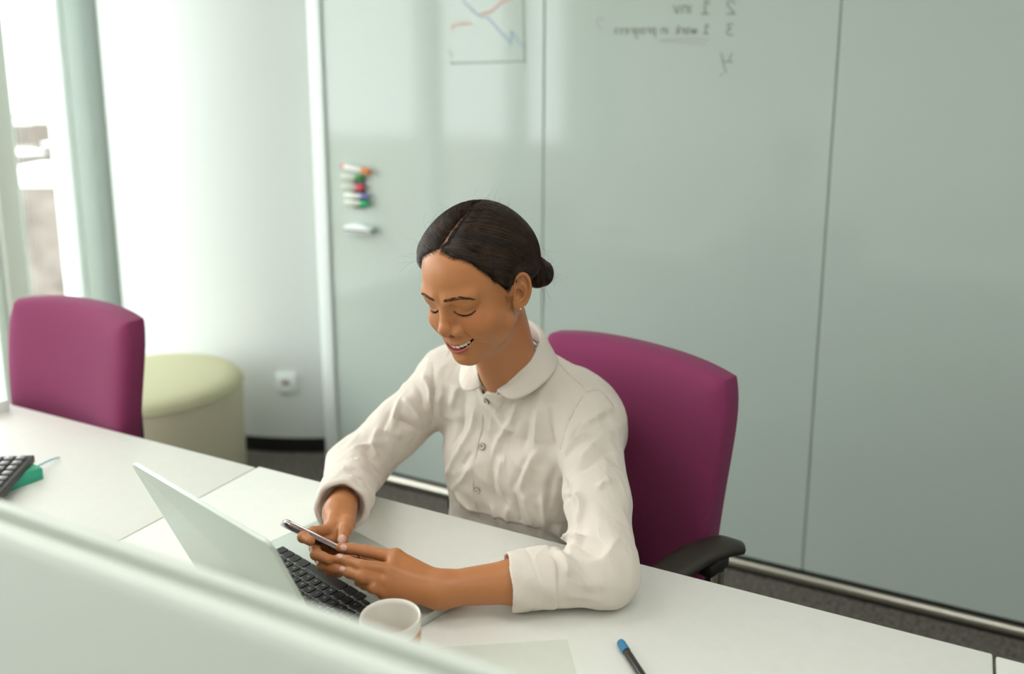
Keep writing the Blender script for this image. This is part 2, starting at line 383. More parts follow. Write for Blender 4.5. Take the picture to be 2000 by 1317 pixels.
def office_chair(label, loc, rotz, dz=0.0):
    t = empty('office_chair', loc, rotz); tag(t, label, 'chair', 'plum office chairs')
    b = put('backrest', cushion(.40, .482, .50, .995, .062, .030), M_plum, t, loc=(0, .20, 0))
    put('back_shell', box((-.12, .075, .58), (.12, .092, .88), .02, 3), M_dark, b)
    bm = bmesh.new(); bm_prism(bm, [(p[0], p[1]) for p in rrect(.48, .46, .09)], .425, .495, .022, 3)
    put('seat', mesh_of(bm, 'seat', 50), M_plum, t, loc=(0, -.03, 0))
    put('seat_pan', box((-.20, -.20, .395), (.20, .17, .424), .01), M_dark, t)
    put('back_bracket', tube_mesh([spline([(0, .10, .40), (0, .26, .41), (0, .315, .52), (0, .30, .72)], 14)], [.02], 8), M_dark, t)
    for s in (-1, 1):
        pts = spline([(s * .278, .182, .690 + dz), (s * .270, .15, .702 + dz), (s * .252, .08, .702 + dz), (s * .240, .0, .688 + dz), (s * .234, -.06, .672 + dz)], 18)
        bm = bmesh.new(); rings = []
        n = len(pts)
        for i, p in enumerate(pts):
            f = i / (n - 1); w = .030 * min(1, .45 + 3.2 * min(f, 1 - f)); h = .013
            rings.append([bm.verts.new((p[0] + w * math.copysign(abs(math.cos(a)) ** .7, math.cos(a)), p[1], p[2] + h * math.copysign(abs(math.sin(a)) ** .7, math.sin(a)))) for a in np.linspace(0, 2 * math.pi, 14)[:-1]])
        for a, c in zip(rings, rings[1:]):
            for i in range(13): bm.faces.new((a[i], a[(i + 1) % 13], c[(i + 1) % 13], c[i]))
        bm.faces.new(rings[0]); bm.faces.new(rings[-1][::-1]); bmesh.ops.recalc_face_normals(bm, faces=bm.faces)
        a = put('armrest', mesh_of(bm, 'armrest', 60), M_armrest, t)
        bm = bmesh.new(); bm_box(bm, (s * .266 - .016, .085, .664 + dz), (s * .266 + .016, .150, .692 + dz), .008, 2)
        put('arm_collar', mesh_of(bm, 'arm_collar', 40), M_dark, a)
        put('arm_post', tube_mesh([spline([(s * .268, .120, .668 + dz), (s * .275, .10, .46), (s * .255, .04, .405), (s * .16, .0, .398)], 16)], [.017], 10), M_chrome, t)
    put('gas_lift', lathe([(0, .09), (.028, .09), (.028, .25), (.02, .25), (.02, .395), (0, .395)], 20), M_dark, t)
    for k in range(5):
        a = 2 * math.pi * k / 5 + .3; c, s_ = math.cos(a), math.sin(a)
        l = put('base_leg', tube_mesh([np.array([[0, 0, .10], [c * .16, s_ * .16, .092], [c * .30, s_ * .30, .07]])], [np.array([.024, .02, .015])], 8), M_chrome, t)
        put('castor', lathe([(0, -.012), (.026, -.012), (.03, -.006), (.03, .006), (.026, .012), (0, .012)], 16, M=Matrix.Translation((c * .30, s_ * .30, .031)) @ Matrix.Rotation(a, 4, 'Z') @ Matrix.Rotation(math.pi / 2, 4, 'X')), M_dark, l)
    return t
office_chair('plum office chair the woman in the white shirt sits on', (-.624, 1.400, 0), math.radians(-18))
office_chair('empty plum office chair pushed in by the window', (-1.876, 1.116, 0), math.radians(-3), -.03)

# ------------------------------------------------------------------ pouf, outlet
M_pouf = mat('pale_green_felt', 'B6B494', 0.9, spec=0.1, bump=(500, 0.2, 0.001))
M_pouf2 = mat('pale_green_leatherette', 'CBC4AA', 0.7, spec=0.2)
t = empty('pouf', (-2.615, 2.16, 0)); tag(t, 'round pale green upholstered pouf behind the empty chair', 'pouf')
put('body', lathe([(0, .01), (.31, .01), (.318, .03), (.326, .39), (.325, .41)], 72), M_pouf2, t)
put('cushion_top', lathe([(.325, .4105), (.321, .426), (.305, .443), (.26, .453), (.15, .458), (0, .459)], 72, sharp=80), M_pouf, t)
put('piping', tube_mesh([np.array([[.3265 * math.cos(a), .3265 * math.sin(a), .410] for a in np.linspace(0, 2 * math.pi, 73)])], [.0035], 6), M_pouf, t)

# wall outlet on the column
d = ray(560, 747); th_ = None
dx, dy = d[0], d[1]; A = dx * dx + dy * dy; Bq = -2 * (dx * CC[0] + dy * CC[1]); Cq = CC[0] ** 2 + CC[1] ** 2 - CRAD ** 2
s_ = (-Bq - math.sqrt(Bq * Bq - 4 * A * Cq)) / (2 * A); hit = CAM + d * s_
na = math.atan2(hit[1] - CC[1], hit[0] - CC[0])
t = empty('wall_outlet', tuple(hit), na + math.pi / 2); tag(t, 'white square wall power outlet above the dark skirting', 'power outlet')
bm = bmesh.new(); bm_prism(bm, rrect(.082, .082, .008), -.004, .011, .003, 2); bmesh.ops.rotate(bm, verts=bm.verts, matrix=Matrix.Rotation(math.pi / 2, 3, 'X'))
put('cover_plate', mesh_of(bm, 'plate', 40), M_trim, t)
put('socket_ring', lathe([(.0175, .0), (.0175, .004), (.024, .006), (.0255, .004), (.0255, 0)], 28, M=Matrix.Translation((0, -.0105, 0)) @ Matrix.Rotation(math.pi / 2, 4, 'X')), M_trim, t)
put('socket_well', lathe([(0, .0008), (.0175, .0008), (.0175, 0)], 24, M=Matrix.Translation((0, -.011, 0)) @ Matrix.Rotation(math.pi / 2, 4, 'X')), mat('socket_grey', 'B5B0A6', .5), t)
bm = bmesh.new()
for dx_ in (-.0095, .0095): bm_lathe(bm, [(0, .0015), (.0028, .0015), (.0028, 0)], 10, Matrix.Translation((dx_, -.0112, 0)) @ Matrix.Rotation(math.pi / 2, 4, 'X'))
put('socket_holes', mesh_of(bm), M_dark, t)

# ------------------------------------------------------------------ markers, holder, eraser on the glass
def marker(px, py, body, cap, label, length=.115, tilt=0.0, cap_side=1, end=None, r=.0085, off=.020):
    P = pY(px, py, YG - off)
    t = empty('marker_pen', tuple(P)); t.rotation_euler = (0, math.radians(tilt), 0); tag(t, label, 'marker', 'markers held on the glass wall')
    RX = Matrix.Rotation(math.pi / 2 * cap_side, 4, 'Y')
    L = length
    put('barrel', lathe([(0, -L / 2), (r * .8, -L / 2), (r * .95, -L / 2 + .004), (r, -L / 2 + .01), (r, L * .18), (r * .85, L * .18 + .002), (0, L * .18 + .002)], 18, M=RX), mat('marker_barrel_' + body, body, .4), t)
    put('cap', lathe([(r * .9, L * .18), (r * 1.08, L * .18 + .001), (r * 1.1, L * .3), (r * .95, L * .46), (r * .6, L * .5), (0, L * .5)], 18, M=RX), mat('marker_cap_' + cap, cap, .35), t)
    put('cap_clip', box((L * .18, -r * 1.45, -.0022) if cap_side > 0 else (-L * .48, -r * 1.45, -.0022), (L * .48, -r * 1.02, .0022) if cap_side > 0 else (-L * .18, -r * 1.02, .0022), .0008, 1), mat('marker_clip_' + cap, cap, .35), t)
    if end: put('end_plug', lathe([(0, -L / 2 - .012), (r * .7, -L / 2 - .012), (r * .9, -L / 2 - .008), (r * .9, -L / 2), (0, -L / 2)], 16, M=RX), mat('marker_plug_' + end, end, .4), t)
t = empty('marker_holder', tuple(pY(700, 372, YG - .006))); tag(t, 'dark clip holder keeping the marker pens on the glass', 'marker holder')
put('back_plate', box((-.020, -.004, -.066), (.026, .005, .050), .002, 1), mat('holder_dark', '57514A', .5), t)
for z in (-.047, -.021, .004, .029): put('clip', box((-.012, -.012, z - .0125), (.018, -.004, z - .0095), .0008, 1), mat('holder_clip', '3C3834', .5), t)
marker(698, 331, 'F2F2EC', 'E07A1E', 'white marker with red end and orange cap, topmost on the glass', .118, 8, 1, 'E0564A', r=.0095, off=.022)
marker(688, 346, 'D8D8C8', '2E9A3C', 'pale marker with dark green cap below the topmost marker', .095, 0, 1, r=.009, off=.018)
marker(689, 366, 'C8CCBC', 'E0485A', 'marker with bright red cap between green and violet caps', .098, 0, 1, r=.010, off=.019)
marker(697, 383, 'EDEFE8', '8078B8', 'white marker with violet cap under the red-capped one', .105, 0, 1, r=.0088, off=.019)
marker(697, 397, 'D9DCCB', '18B070', 'marker with emerald cap, lowest on the glass wall', .105, 0, 1, r=.0105, off=.020)
t = empty('board_eraser', tuple(pY(702, 446, YG - .022))); tag(t, 'white board eraser with dark felt stuck below the markers', 'eraser')
bm = bmesh.new(); bm_prism(bm, [(-.058, -.004), (.058, -.006), (.060, .004), (.030, .013), (-.01, .017), (-.045, .011), (-.058, .004)], -.02, .02, .003, 2); bmesh.ops.rotate(bm, verts=bm.verts, matrix=Matrix.Rotation(math.pi / 2, 3, 'X'))
put('eraser_body', mesh_of(bm, 'eraser', 40), M_trim, t)
put('felt', box((-.057, -.019, -.0105), (.057, .019, -.0045), .001, 1), mat('grey_felt', '6A6258', .9), t)
put('base_strip', box((-.056, -.018, -.0155), (.060, .018, -.0107), .001, 1), M_trim, t)

# ------------------------------------------------------------------ marker writing on the glass (seen mirrored)
GLY = {'1': [[(0, .75), (.35, 1), (.35, 0)], [(.05, 0), (.65, 0)]], '2': [[(0, .8), (.2, 1), (.5, .95), (.55, .7), (.1, .1), (0, 0), (.65, 0)]],
 '3': [[(0, .95), (.4, 1), (.5, .8), (.2, .55), (.5, .45), (.55, .15), (.25, 0), (0, .08)]], '4': [[(.45, 1.0), (0, .35), (.7, .4)], [(.62, .9), (.35, -.5)]],
 'i': [[(.15, .6), (.15, 0)], [(.15, .8), (.16, .84)]], 'n': [[(0, .6), (0, 0)], [(0, .45), (.2, .6), (.38, .5), (.4, 0)]], 'v': [[(0, .6), (.2, 0), (.42, .6)]],
 'w': [[(0, .6), (.15, 0), (.3, .5), (.45, 0), (.6, .6)]], 'o': [[(.4, .5), (.2, .6), (0, .35), (.1, .03), (.35, .05), (.42, .35), (.3, .58)]], 'r': [[(0, .6), (0, 0)], [(0, .4), (.15, .58), (.32, .55)]],
 'k': [[(0, .95), (0, 0)], [(.35, .6), (.02, .28), (.4, 0)]], 'p': [[(0, .6), (0, -.45)], [(0, .5), (.25, .6), (.4, .35), (.25, .03), (0, .1)]], 'g': [[(.38, .5), (.15, .6), (0, .3), (.15, .03), (.38, .15)], [(.4, .6), (.38, -.3), (.2, -.45), (.02, -.35)]],
 'e': [[(.03, .32), (.38, .35), (.3, .58), (.1, .55), (0, .25), (.15, .02), (.4, .08)]], 's': [[(.35, .52), (.15, .6), (.05, .45), (.3, .25), (.25, .03), (0, .06)]], '.': [[(.05, .0), (.08, .03)]],
 '?': [[(0, .8), (.2, 1), (.45, .85), (.4, .6), (.22, .42), (.22, .25)], [(.22, .02), (.23, .05)]], '+': [[(0, .3), (.4, .3)]]}
def glass_pt(px, py, off=.0006): P = pY(px, py, YG - off); return P
def stroke_mesh(lines, w):
    """flat pen strokes: each line a list of pixel points on the glass"""
    bm = bmesh.new()
    for L in lines:
        P = [glass_pt(*q) for q in L]
        P = spline(P, max(3, 5 * len(P))) if len(P) > 2 else np.array(P)
        T = np.gradient(P, axis=0); T /= np.linalg.norm(T, axis=1)[:, None] + 1e-12
        N = np.stack([-T[:, 2], np.zeros(len(P)), T[:, 0]], 1)
        a = [bm.verts.new(p + n * w / 2) for p, n in zip(P, N)]; b = [bm.verts.new(p - n * w / 2) for p, n in zip(P, N)]
        a2 = [bm.verts.new(p + n * w / 2 + np.array([0, .0004, 0])) for p, n in zip(P, N)]; b2 = [bm.verts.new(p - n * w / 2 + np.array([0, .0004, 0])) for p, n in zip(P, N)]
        for i in range(len(P) - 1):
            bm.faces.new((a[i], a[i + 1], b[i + 1], b[i])); bm.faces.new((a2[i], b2[i], b2[i + 1], a2[i + 1]))
            bm.faces.new((a[i], a2[i], a2[i + 1], a[i + 1])); bm.faces.new((b[i], b[i + 1], b2[i + 1], b2[i]))
    return mesh_of(bm)
def write(s, x_right, y_base, size, adv=.62, slope=0.0):
    """mirrored handwriting running from x_right to the left"""
    out = []; u = 0
    for ch in s:
        if ch == ' ': u += .5; continue
        for L in GLY[ch]: out.append([(x_right - (u + a) * size, y_base - b * size + slope * (u + a) * size) for a, b in L])
        u += max(max(a for a, b in L) for L in GLY[ch]) + .22
    return out
M_ink = mat('black_marker_ink', '6A6A5A', .6); M_ink2 = mat('faint_marker_ink', '9A9A88', .6)
M_blue = mat('blue_marker_ink', '93A8C2', .6); M_red = mat('red_marker_ink', 'CDA79A', .6); M_axis = mat('grey_marker_ink', '8A9886', .6)
root = empty('handwritten_list', tuple(glass_pt(1300, 60))); tag(root, 'mirrored handwritten list in dark marker on the glass wall', 'handwriting')
bpy.context.view_layer.update()
def kid(name, lines, w, m, r):
    o = put(name, stroke_mesh(lines, w), m, r); o.matrix_parent_inverse = r.matrix_world.inverted(); return o
def write_chars(s, x_right, y_base, size, w, m, r, slope=0.0):
    u = 0
    for ch in s:
        if ch == ' ': u += .5; continue
        kid('character', [[(x_right - (u + a) * size, y_base - b * size + slope * (u + a) * size) for a, b in L] for L in GLY[ch]], w, m, r)
        u += max(max(a for a, b in L) for L in GLY[ch]) + .22
write_chars('2', 1435, 27, 25, .0032, M_ink, root); write_chars('1 inv', 1386, 27, 25, .0032, M_ink, root, -.02)
write_chars('3', 1432, 69, 22, .0032, M_ink, root); write_chars('1 work in progress', 1385, 66, 17.6, .0030, M_ink, root)
write_chars('?', 1180, 67, 32, .003, M_ink2, root)
kid('underline', [[(1385, 78), (1330, 76), (1288, 79)]], .0022, M_ink2, root); kid('underline', [[(1378, 86), (1320, 82), (1290, 80)]], .0022, M_ink2, root)
kid('character', [[(1408, 103), (1414, 128), (1418, 143)], [(1430, 104), (1424, 119), (1432, 121), (1412, 120)]], .0028, M_ink, root); kid('full_stop', [[(1409, 144), (1408, 148)]], .0035, M_ink, root)
root = put('hand_drawn_chart', stroke_mesh([[(880, 123), (950, 122), (1026, 119)]], .005), M_axis)
tag(root, 'mirrored hand-drawn line chart on the glass wall', 'drawing')
put('axis', stroke_mesh([[(1021, -40), (1023, 40), (1025, 124)]], .006), M_axis, root)
put('axis_tick', stroke_mesh([[(876, 98), (880, 106)], [(884, 106), (881, 112)], [(879, 119), (886, 125)]], .004), M_axis, root)
put('blue_line', stroke_mesh([[(898, -14), (911, 9), (938, 32)], [(938, 32), (953, 34)], [(953, 34), (975, 60), (998, 85)], [(998, 85), (998, 61)], [(998, 61), (1010, 78), (1024, 94)]], .0055), M_blue, root)
put('red_line', stroke_mesh([[(885, 58), (884, 50), (900, 47), (918, 46)], [(938, 27), (960, 22), (978, 5), (1000, -4), (1020, -20)]], .0085), M_red, root)

# ------------------------------------------------------------------ desk things on the left
M_calc = mat('calculator_grey', '3E3C3A', .5); M_key = mat('calculator_key', '6E6C6A', .35)
ang = math.atan2(1.048 - .909, -1.623 + 1.528)
t = empty('calculator', (-1.662, .985, .768)); tag(t, 'dark grey desk calculator lying on the green notebook', 'calculator')
c0 = pz(68, 886, .782); c1 = pz(0, 968, .768); ez = (np.array(c0) - np.array(c1)); ez[2] = 0; ez /= np.linalg.norm(ez); ex = np.array([-ez[1], ez[0], 0])
# local x = width (to the left of the visible side), y = along the visible side
tiltm = Matrix(((ex[0], ez[0], 0, c0[0]), (ex[1], ez[1], 0, c0[1]), (0, 0, 1, .764), (0, 0, 0, 1)))
t.matrix_world = tiltm @ Matrix.Rotation(math.radians(3.0), 4, 'X')
bm = bmesh.new(); bm_box(bm, (.0, -.20, 0), (.15, .0, .016), .003, 2); put('case', mesh_of(bm, 'case', 40), M_calc, t)
kb = box((-.0085, -.0075, 0), (.0085, .0075, .005), .002, 2)
for i in range(5):
    for jx in range(6):
        put('key', kb, M_key, t, loc=(.018 + i * .0225, -.018 - jx * .021, .016))
put('display', box((.012, -.19, .016), (.138, -.152, .019), .001, 1), mat('calculator_display', '2A2E2A', .2), t)
M_green = mat('green_cover', '2FA487', .5)
t = empty('green_notebook', tuple(pz(86, 925, TZ))); tag(t, 'green notebook under the calculator with a ribbon sticking out', 'notebook')
q0 = pz(86, 936, TZ); q1 = pz(4, 966, TZ); e1 = q1 - q0; e1 /= np.linalg.norm(e1); e2 = np.array([e1[1], -e1[0], 0]); e2 = e2 if e2[1] > 0 else -e2
M_ = Matrix(((e1[0], e2[0], 0, q0[0]), (e1[1], e2[1], 0, q0[1]), (0, 0, 1, TZ), (0, 0, 0, 1))); t.matrix_world = M_
put('cover', box((0, 0, 0), (.16, .11, .024), .002, 2), M_green, t)
put('page_block', box((.004, .004, .0242), (.156, .106, .0252)), mat('green_top', '57B58E', .6), t)
bm = bmesh.new(); P = spline([(.0, .03, .016), (-.02, .035, .017), (-.045, .05, .012), (-.07, .068, .003)], 12)
for a, b in zip(P, P[1:]):
    v = [bm.verts.new(x) for x in ((a[0], a[1] - .003, a[2]), (b[0], b[1] - .003, b[2]), (b[0], b[1] + .003, b[2] + .0008), (a[0], a[1] + .003, a[2] + .0008))]; bm.faces.new(v)
put('ribbon', mesh_of(bm), mat('teal_ribbon', '5E93A0', .5), t)
P = pz(4, 806, TZ)
t = empty('white_device', (P[0] - .045, P[1] - .01, TZ)); tag(t, 'small white device cut off by the left edge of the picture', 'device')
bm = bmesh.new(); bm_prism(bm, rrect(.10, .06, .008), 0, .028, .005, 2); put('housing', mesh_of(bm, 'h', 40), M_trim, t); put('button_pad', box((-.035, -.018, .028), (.03, .018, .031), .001, 1), M_frame, t)

# ------------------------------------------------------------------ laptop
M_alum = mat('laptop_aluminium', 'C4CBC2', .42, metal=.35, spec=.4); M_keyblack = mat('laptop_key', '1B1916', .42); M_leg = mat('key_legend', 'E8E8E0', .5)
LA = math.radians(-14.2); lx = np.array([math.cos(LA), math.sin(LA), 0]); ly = np.array([-math.sin(LA), math.cos(LA), 0])
FL = np.array([-.957, 1.140, TZ])          # front left corner (her side)
LM = Matrix(((lx[0], ly[0], 0, FL[0]), (lx[1], ly[1], 0, FL[1]), (0, 0, 1, TZ), (0, 0, 0, 1)))   # x along the front edge, y towards her
t = empty('laptop'); t.matrix_world = LM; tag(t, 'silver laptop open on the desk with its lid towards the viewer', 'laptop')
LWd, LD = .352, .243
bm = bmesh.new(); bm_prism(bm, [(p[0] + LWd / 2, p[1] - LD / 2) for p in rrect(LWd, LD, .012)], .0015, .0145, .002, 2)
put('base', mesh_of(bm, 'base', 40), M_alum, t)
put('trackpad', box((LWd / 2 - .07, -.104, .0146), (LWd / 2 + .07, -.012, .0150), .0001, 1), mat('trackpad_glass', 'B9C0B8', .3, metal=.3), t)
put('keyboard_well', box((.030, -.222, .0146), (LWd - .030, -.112, .0149)), mat('keyboard_well', 'A9AEA6', .5, metal=.3), t)
kp = .0190
def keymesh(w, d=.0165):
    bm = bmesh.new(); bm_prism(bm, rrect(w, d, .002, 2), .0151, .0172, .0005, 1); return mesh_of(bm, 'key', 40)
K1 = keymesh(.0165); cache = {}
def key(x0, w, y, leg=None, d=.0165):
    me = K1 if abs(w - .0165) < 1e-5 and d == .0165 else cache.setdefault((round(w, 5), d), keymesh(w, d))
    k_ = put('key', me, M_keyblack, t, loc=(x0 + w / 2, y, 0))
    if leg: lg = put('legend', text_mesh(leg, .0062), M_leg, k_, loc=(0, .0005, .01735)); lg.scale = (1, -1, 1)
kx = .0335; yb = -.1225                     # left edge of keyboard, space row
xs_ = [kx]
for w in (.0165, .0165, .0165, .0215): key(xs_[-1], w, yb); xs_.append(xs_[-1] + w + .0025)
key(xs_[-1], .0930, yb); xs_.append(xs_[-1] + .0955)
for w in (.0215, .0165): key(xs_[-1], w, yb); xs_.append(xs_[-1] + w + .0025)
for q in range(3): key(xs_[-1], .0165, yb - .0043, None, .0078); xs_.append(xs_[-1] + .019)
rows = [(.0405, 'ZXCVBNM,./'), (.0310, "ASDFGHJKL;'"), (.0260, 'QWERTYUIOP[]'), (.0165, '1234567890-='), (.0165, None)]
y = yb
for r, (lead, letters) in enumerate(rows):
    y -= kp; x = kx; w0 = lead
    if letters is None:
        for q in range(14): key(x, .0165 if q else .0225, y, None, .0095); x += kp + (.006 if q == 0 else 0)
        continue
    key(x, w0, y); x += w0 + .0025
    for ch in letters: key(x, .0165, y, ch); x += kp
    end = kx + .2955
    if end - x > .012: key(x, round(end - x, 4), y)
lid = bmesh.new(); LH = .2375
bm_prism(lid, [(p[0] + LWd / 2, p[1] + LH / 2) for p in rrect(LWd, LH, .012)], -.0028, .0028, .0018, 2)
lo = put('lid', mesh_of(lid, 'lid', 40), M_alum, t)
# lid's own plane: x along the hinge, y up the lid, +z outward (away from her)
ta = math.radians(23.0)
yv = Vector((0, -math.sin(ta), math.cos(ta))); xv = Vector((1, 0, 0)); zv = xv.cross(yv)
lo.matrix_local = Matrix(((xv[0], yv[0], zv[0], 0), (xv[1], yv[1], zv[1], -LD - .001), (xv[2], yv[2], zv[2], .014), (0, 0, 0, 1)))
put('display', box((.006, .008, -.0036 if zv[1] < 0 else .0029), (LWd - .006, LH - .006, -.0029 if zv[1] < 0 else .0036)), mat('laptop_display', '14161A', .15, spec=.6), lo)
put('hinge', tube_mesh([np.array([[.06, -LD + .002, .0145], [LWd - .06, -LD + .002, .0145]])], [.004], 10), M_dark, t)

# ------------------------------------------------------------------ mug, paper, pen
MC = pz(762, 1203, .838)
t = empty('mug', (MC[0], MC[1], TZ)); tag(t, 'white ceramic mug with an orange glaze half hidden behind the desk screen', 'mug')
put('body', lathe([(0, .002), (.028, .002), (.030, 0), (.034, .003), (.0385, .03), (.0395, .082)], 48), mat('orange_glaze', 'D08A4A', .35), t)
put('rim_and_inside', lathe([(.0395, .0822), (.0398, .094), (.0388, .098), (.0372, .0975), (.0362, .092), (.0355, .03), (.030, .008), (0, .006)], 48, sharp=70), mat('white_ceramic', 'E6E1D6', .3, spec=.5), t)
ha = math.radians(250); pts = spline([(.037, 0, .078), (.058, 0, .074), (.064, 0, .05), (.056, 0, .028), (.037, 0, .022)], 18)
put('handle', tube_mesh([np.array([[p[0] * math.cos(ha), p[0] * math.sin(ha), p[2]] for p in pts])], [.0055], 10), mat('white_handle', 'E0DACE', .35), t)
put('coffee', lathe([(0, .034), (.0357, .034)], 32), mat('milky_coffee', '9A7A5E', .25), t)
PC = pz(1108, 1250, TZ); e1 = np.array([-.838, -.546, 0]); e2 = np.array([.546, -.838, 0])
t = put('paper_sheet', box((0, 0, 0), (.297, .21, .0007)), mat('grey_paper', 'D3D6C9', .7, noise=(40, 'CBCFC2', .5))); t.matrix_world = Matrix(((e1[0], e2[0], 0, PC[0]), (e1[1], e2[1], 0, PC[1]), (0, 0, 1, TZ), (0, 0, 0, 1)))
tag(t, 'blank grey sheet of paper on the desk in front of the pen', 'paper')
p0 = pz(1211, 1254, TZ + .006); p1 = pz(1252, 1317, TZ + .006); dv = p1 - p0; dv /= np.linalg.norm(dv)
t = empty('ballpoint_pen', (p0[0], p0[1], TZ + .0062)); t.rotation_euler = (0, 0, math.atan2(dv[1], dv[0])); tag(t, 'black pen with a blue cap end at the lower right of the desk', 'pen')
RX = Matrix.Rotation(math.pi / 2, 4, 'Y')
put('cap_end', lathe([(0, 0), (.0032, .0002), (.0055, .002), (.0062, .006), (.0060, .023), (0, .023)], 20, M=RX), mat('blue_pen_end', '3C7FA8', .35), t)
put('barrel', lathe([(.0052, .023), (.0054, .03), (.0054, .128), (.0035, .136), (.0012, .142), (0, .143)], 20, M=RX), mat('black_pen_barrel', '34302C', .3), t)
# ------------------------------------------------------------------ implicit surfaces for the figure
def smin(a, b, k):
    h = np.maximum(k - np.abs(a - b), 0) / k; return np.minimum(a, b) - h * h * k * 0.25
def smax(a, b, k): return -smin(-a, -b, k)
def rc(p, a, b, ra, rb):
    a = np.asarray(a, np.float32); b = np.asarray(b, np.float32); ba = b - a; pa = p - a
    t = np.clip(pa @ ba / (ba @ ba + 1e-12), 0, 1)
    return np.linalg.norm(pa - t[:, None] * ba, axis=1) - (ra + (rb - ra) * t)
def chain(p, pts, rad, k=0.0):
    d = None
    for i in range(len(pts) - 1):
        e = rc(p, pts[i], pts[i + 1], rad[i], rad[i + 1]); d = e if d is None else (smin(d, e, k) if k else np.minimum(d, e))
    return d
def ell(p, c, r, R=None):
    q = p - np.asarray(c, np.float32)
    if R is not None: q = q @ np.asarray(R, np.float32)
    r = np.asarray(r, np.float32); k0 = np.linalg.norm(q / r, axis=1); k1 = np.linalg.norm(q / (r * r), axis=1)
    return k0 * (k0 - 1) / (k1 + 1e-9)
def gb(p, c, s): 
    q = (p - np.asarray(c, np.float32)) / np.asarray(s, np.float32); return np.exp(-(q * q).sum(1))
def sstep(a, b, x): t = np.clip((x - a) / (b - a), 0, 1); return t * t * (3 - 2 * t)
def rotm(ax, deg):
    return np.array(Matrix.Rotation(math.radians(deg), 3, ax), np.float32)
def eval_chunks(f, P, n=400000):
    out = np.empty(len(P), np.float32)
    for i in range(0, len(P), n): out[i:i + n] = f(P[i:i + n].astype(np.float32))
    return out
def surface_net(f, lo, hi, h, B=8, slack=1.9):
    """block-sparse naive surface nets; returns vertices and quads"""
    lo = np.asarray(lo, float); n = np.ceil((np.asarray(hi) - lo) / (h * B)).astype(int)
    g = np.stack(np.meshgrid(*[np.arange(k) for k in n], indexing='ij'), -1).reshape(-1, 3)
    c = lo + (g + 0.5) * h * B
    d = eval_chunks(f, c); act = g[np.abs(d) < h * B * 0.87 * slack]
    dim = n * B + 1
    vol = np.full(dim, 1.0, np.float32); known = np.zeros(dim, bool)
    o = np.stack(np.meshgrid(*[np.arange(B + 1)] * 3, indexing='ij'), -1).reshape(-1, 3)
    for i in range(0, len(act), 600):
        idx = (act[i:i + 600, None] * B + o[None]).reshape(-1, 3)
        v = eval_chunks(f, lo + idx * h); vol[idx[:, 0], idx[:, 1], idx[:, 2]] = v; known[idx[:, 0], idx[:, 1], idx[:, 2]] = True
    cells = (act[:, None] * B + np.stack(np.meshgrid(*[np.arange(B)] * 3, indexing='ij'), -1).reshape(-1, 3)[None]).reshape(-1, 3)
    cor = np.array([(x, y, z) for x in (0, 1) for y in (0, 1) for z in (0, 1)])
    cv = np.stack([vol[cells[:, 0] + a, cells[:, 1] + b, cells[:, 2] + c_] for a, b, c_ in cor], 1)
    s = cv < 0; mixed = s.any(1) & ~s.all(1); cells = cells[mixed]; cv = cv[mixed]
    acc = np.zeros((len(cells), 3)); cnt = np.zeros(len(cells))
    for i in range(8):
        for j in range(i + 1, 8):
            if np.abs(cor[i] - cor[j]).sum() != 1: continue
            cr = (cv[:, i] < 0) != (cv[:, j] < 0)
            t = np.where(cr, cv[:, i] / (cv[:, i] - cv[:, j] + 1e-20), 0)
            acc += np.where(cr[:, None], cor[i] + t[:, None] * (cor[j] - cor[i]), 0); cnt += cr
    V = lo + (cells + acc / cnt[:, None]) * h
    vid = np.full(dim, -1, np.int64); vid[cells[:, 0], cells[:, 1], cells[:, 2]] = np.arange(len(cells))
    Q = []
    for ax in range(3):
        u, w = (ax + 1) % 3, (ax + 2) % 3; e = np.eye(3, dtype=int)
        c0 = cells; c1 = cells + e[ax]
        a = vol[c0[:, 0], c0[:, 1], c0[:, 2]]; b = vol[c1[:, 0], c1[:, 1], c1[:, 2]]
        cr = ((a < 0) != (b < 0)) & (cells[:, u] > 0) & (cells[:, w] > 0)
        c = cells[cr]; flip = a[cr] < 0
        q = [vid[tuple((c - du * e[u] - dw * e[w]).T)] for du, dw in ((0, 0), (1, 0), (1, 1), (0, 1))]
        q = np.stack(q, 1); ok = (q >= 0).all(1); q = q[ok]; flip = flip[ok]
        q[~flip] = q[~flip][:, ::-1]; Q.append(q)
    return V, np.concatenate(Q)
def grad(f, P, e=0.0004):
    g = np.stack([eval_chunks(f, P + np.eye(3)[i] * e) - eval_chunks(f, P - np.eye(3)[i] * e) for i in range(3)], 1) / (2 * e); return g
def project(f, P, it=2, lim=.003):
    for _ in range(it):
        d = eval_chunks(f, P); g = grad(f, P); st = g * (d / np.maximum((g * g).sum(1), .2))[:, None]
        n = np.linalg.norm(st, axis=1); st *= np.minimum(1, lim / np.maximum(n, 1e-9))[:, None]; P = P - st
    return P
def sdf_mesh(V, Q, name):
    me = bpy.data.meshes.new(name); me.from_pydata(V.tolist(), [], [tuple(int(i) for i in q) for q in Q]); me.update(); me.shade_smooth(); return me
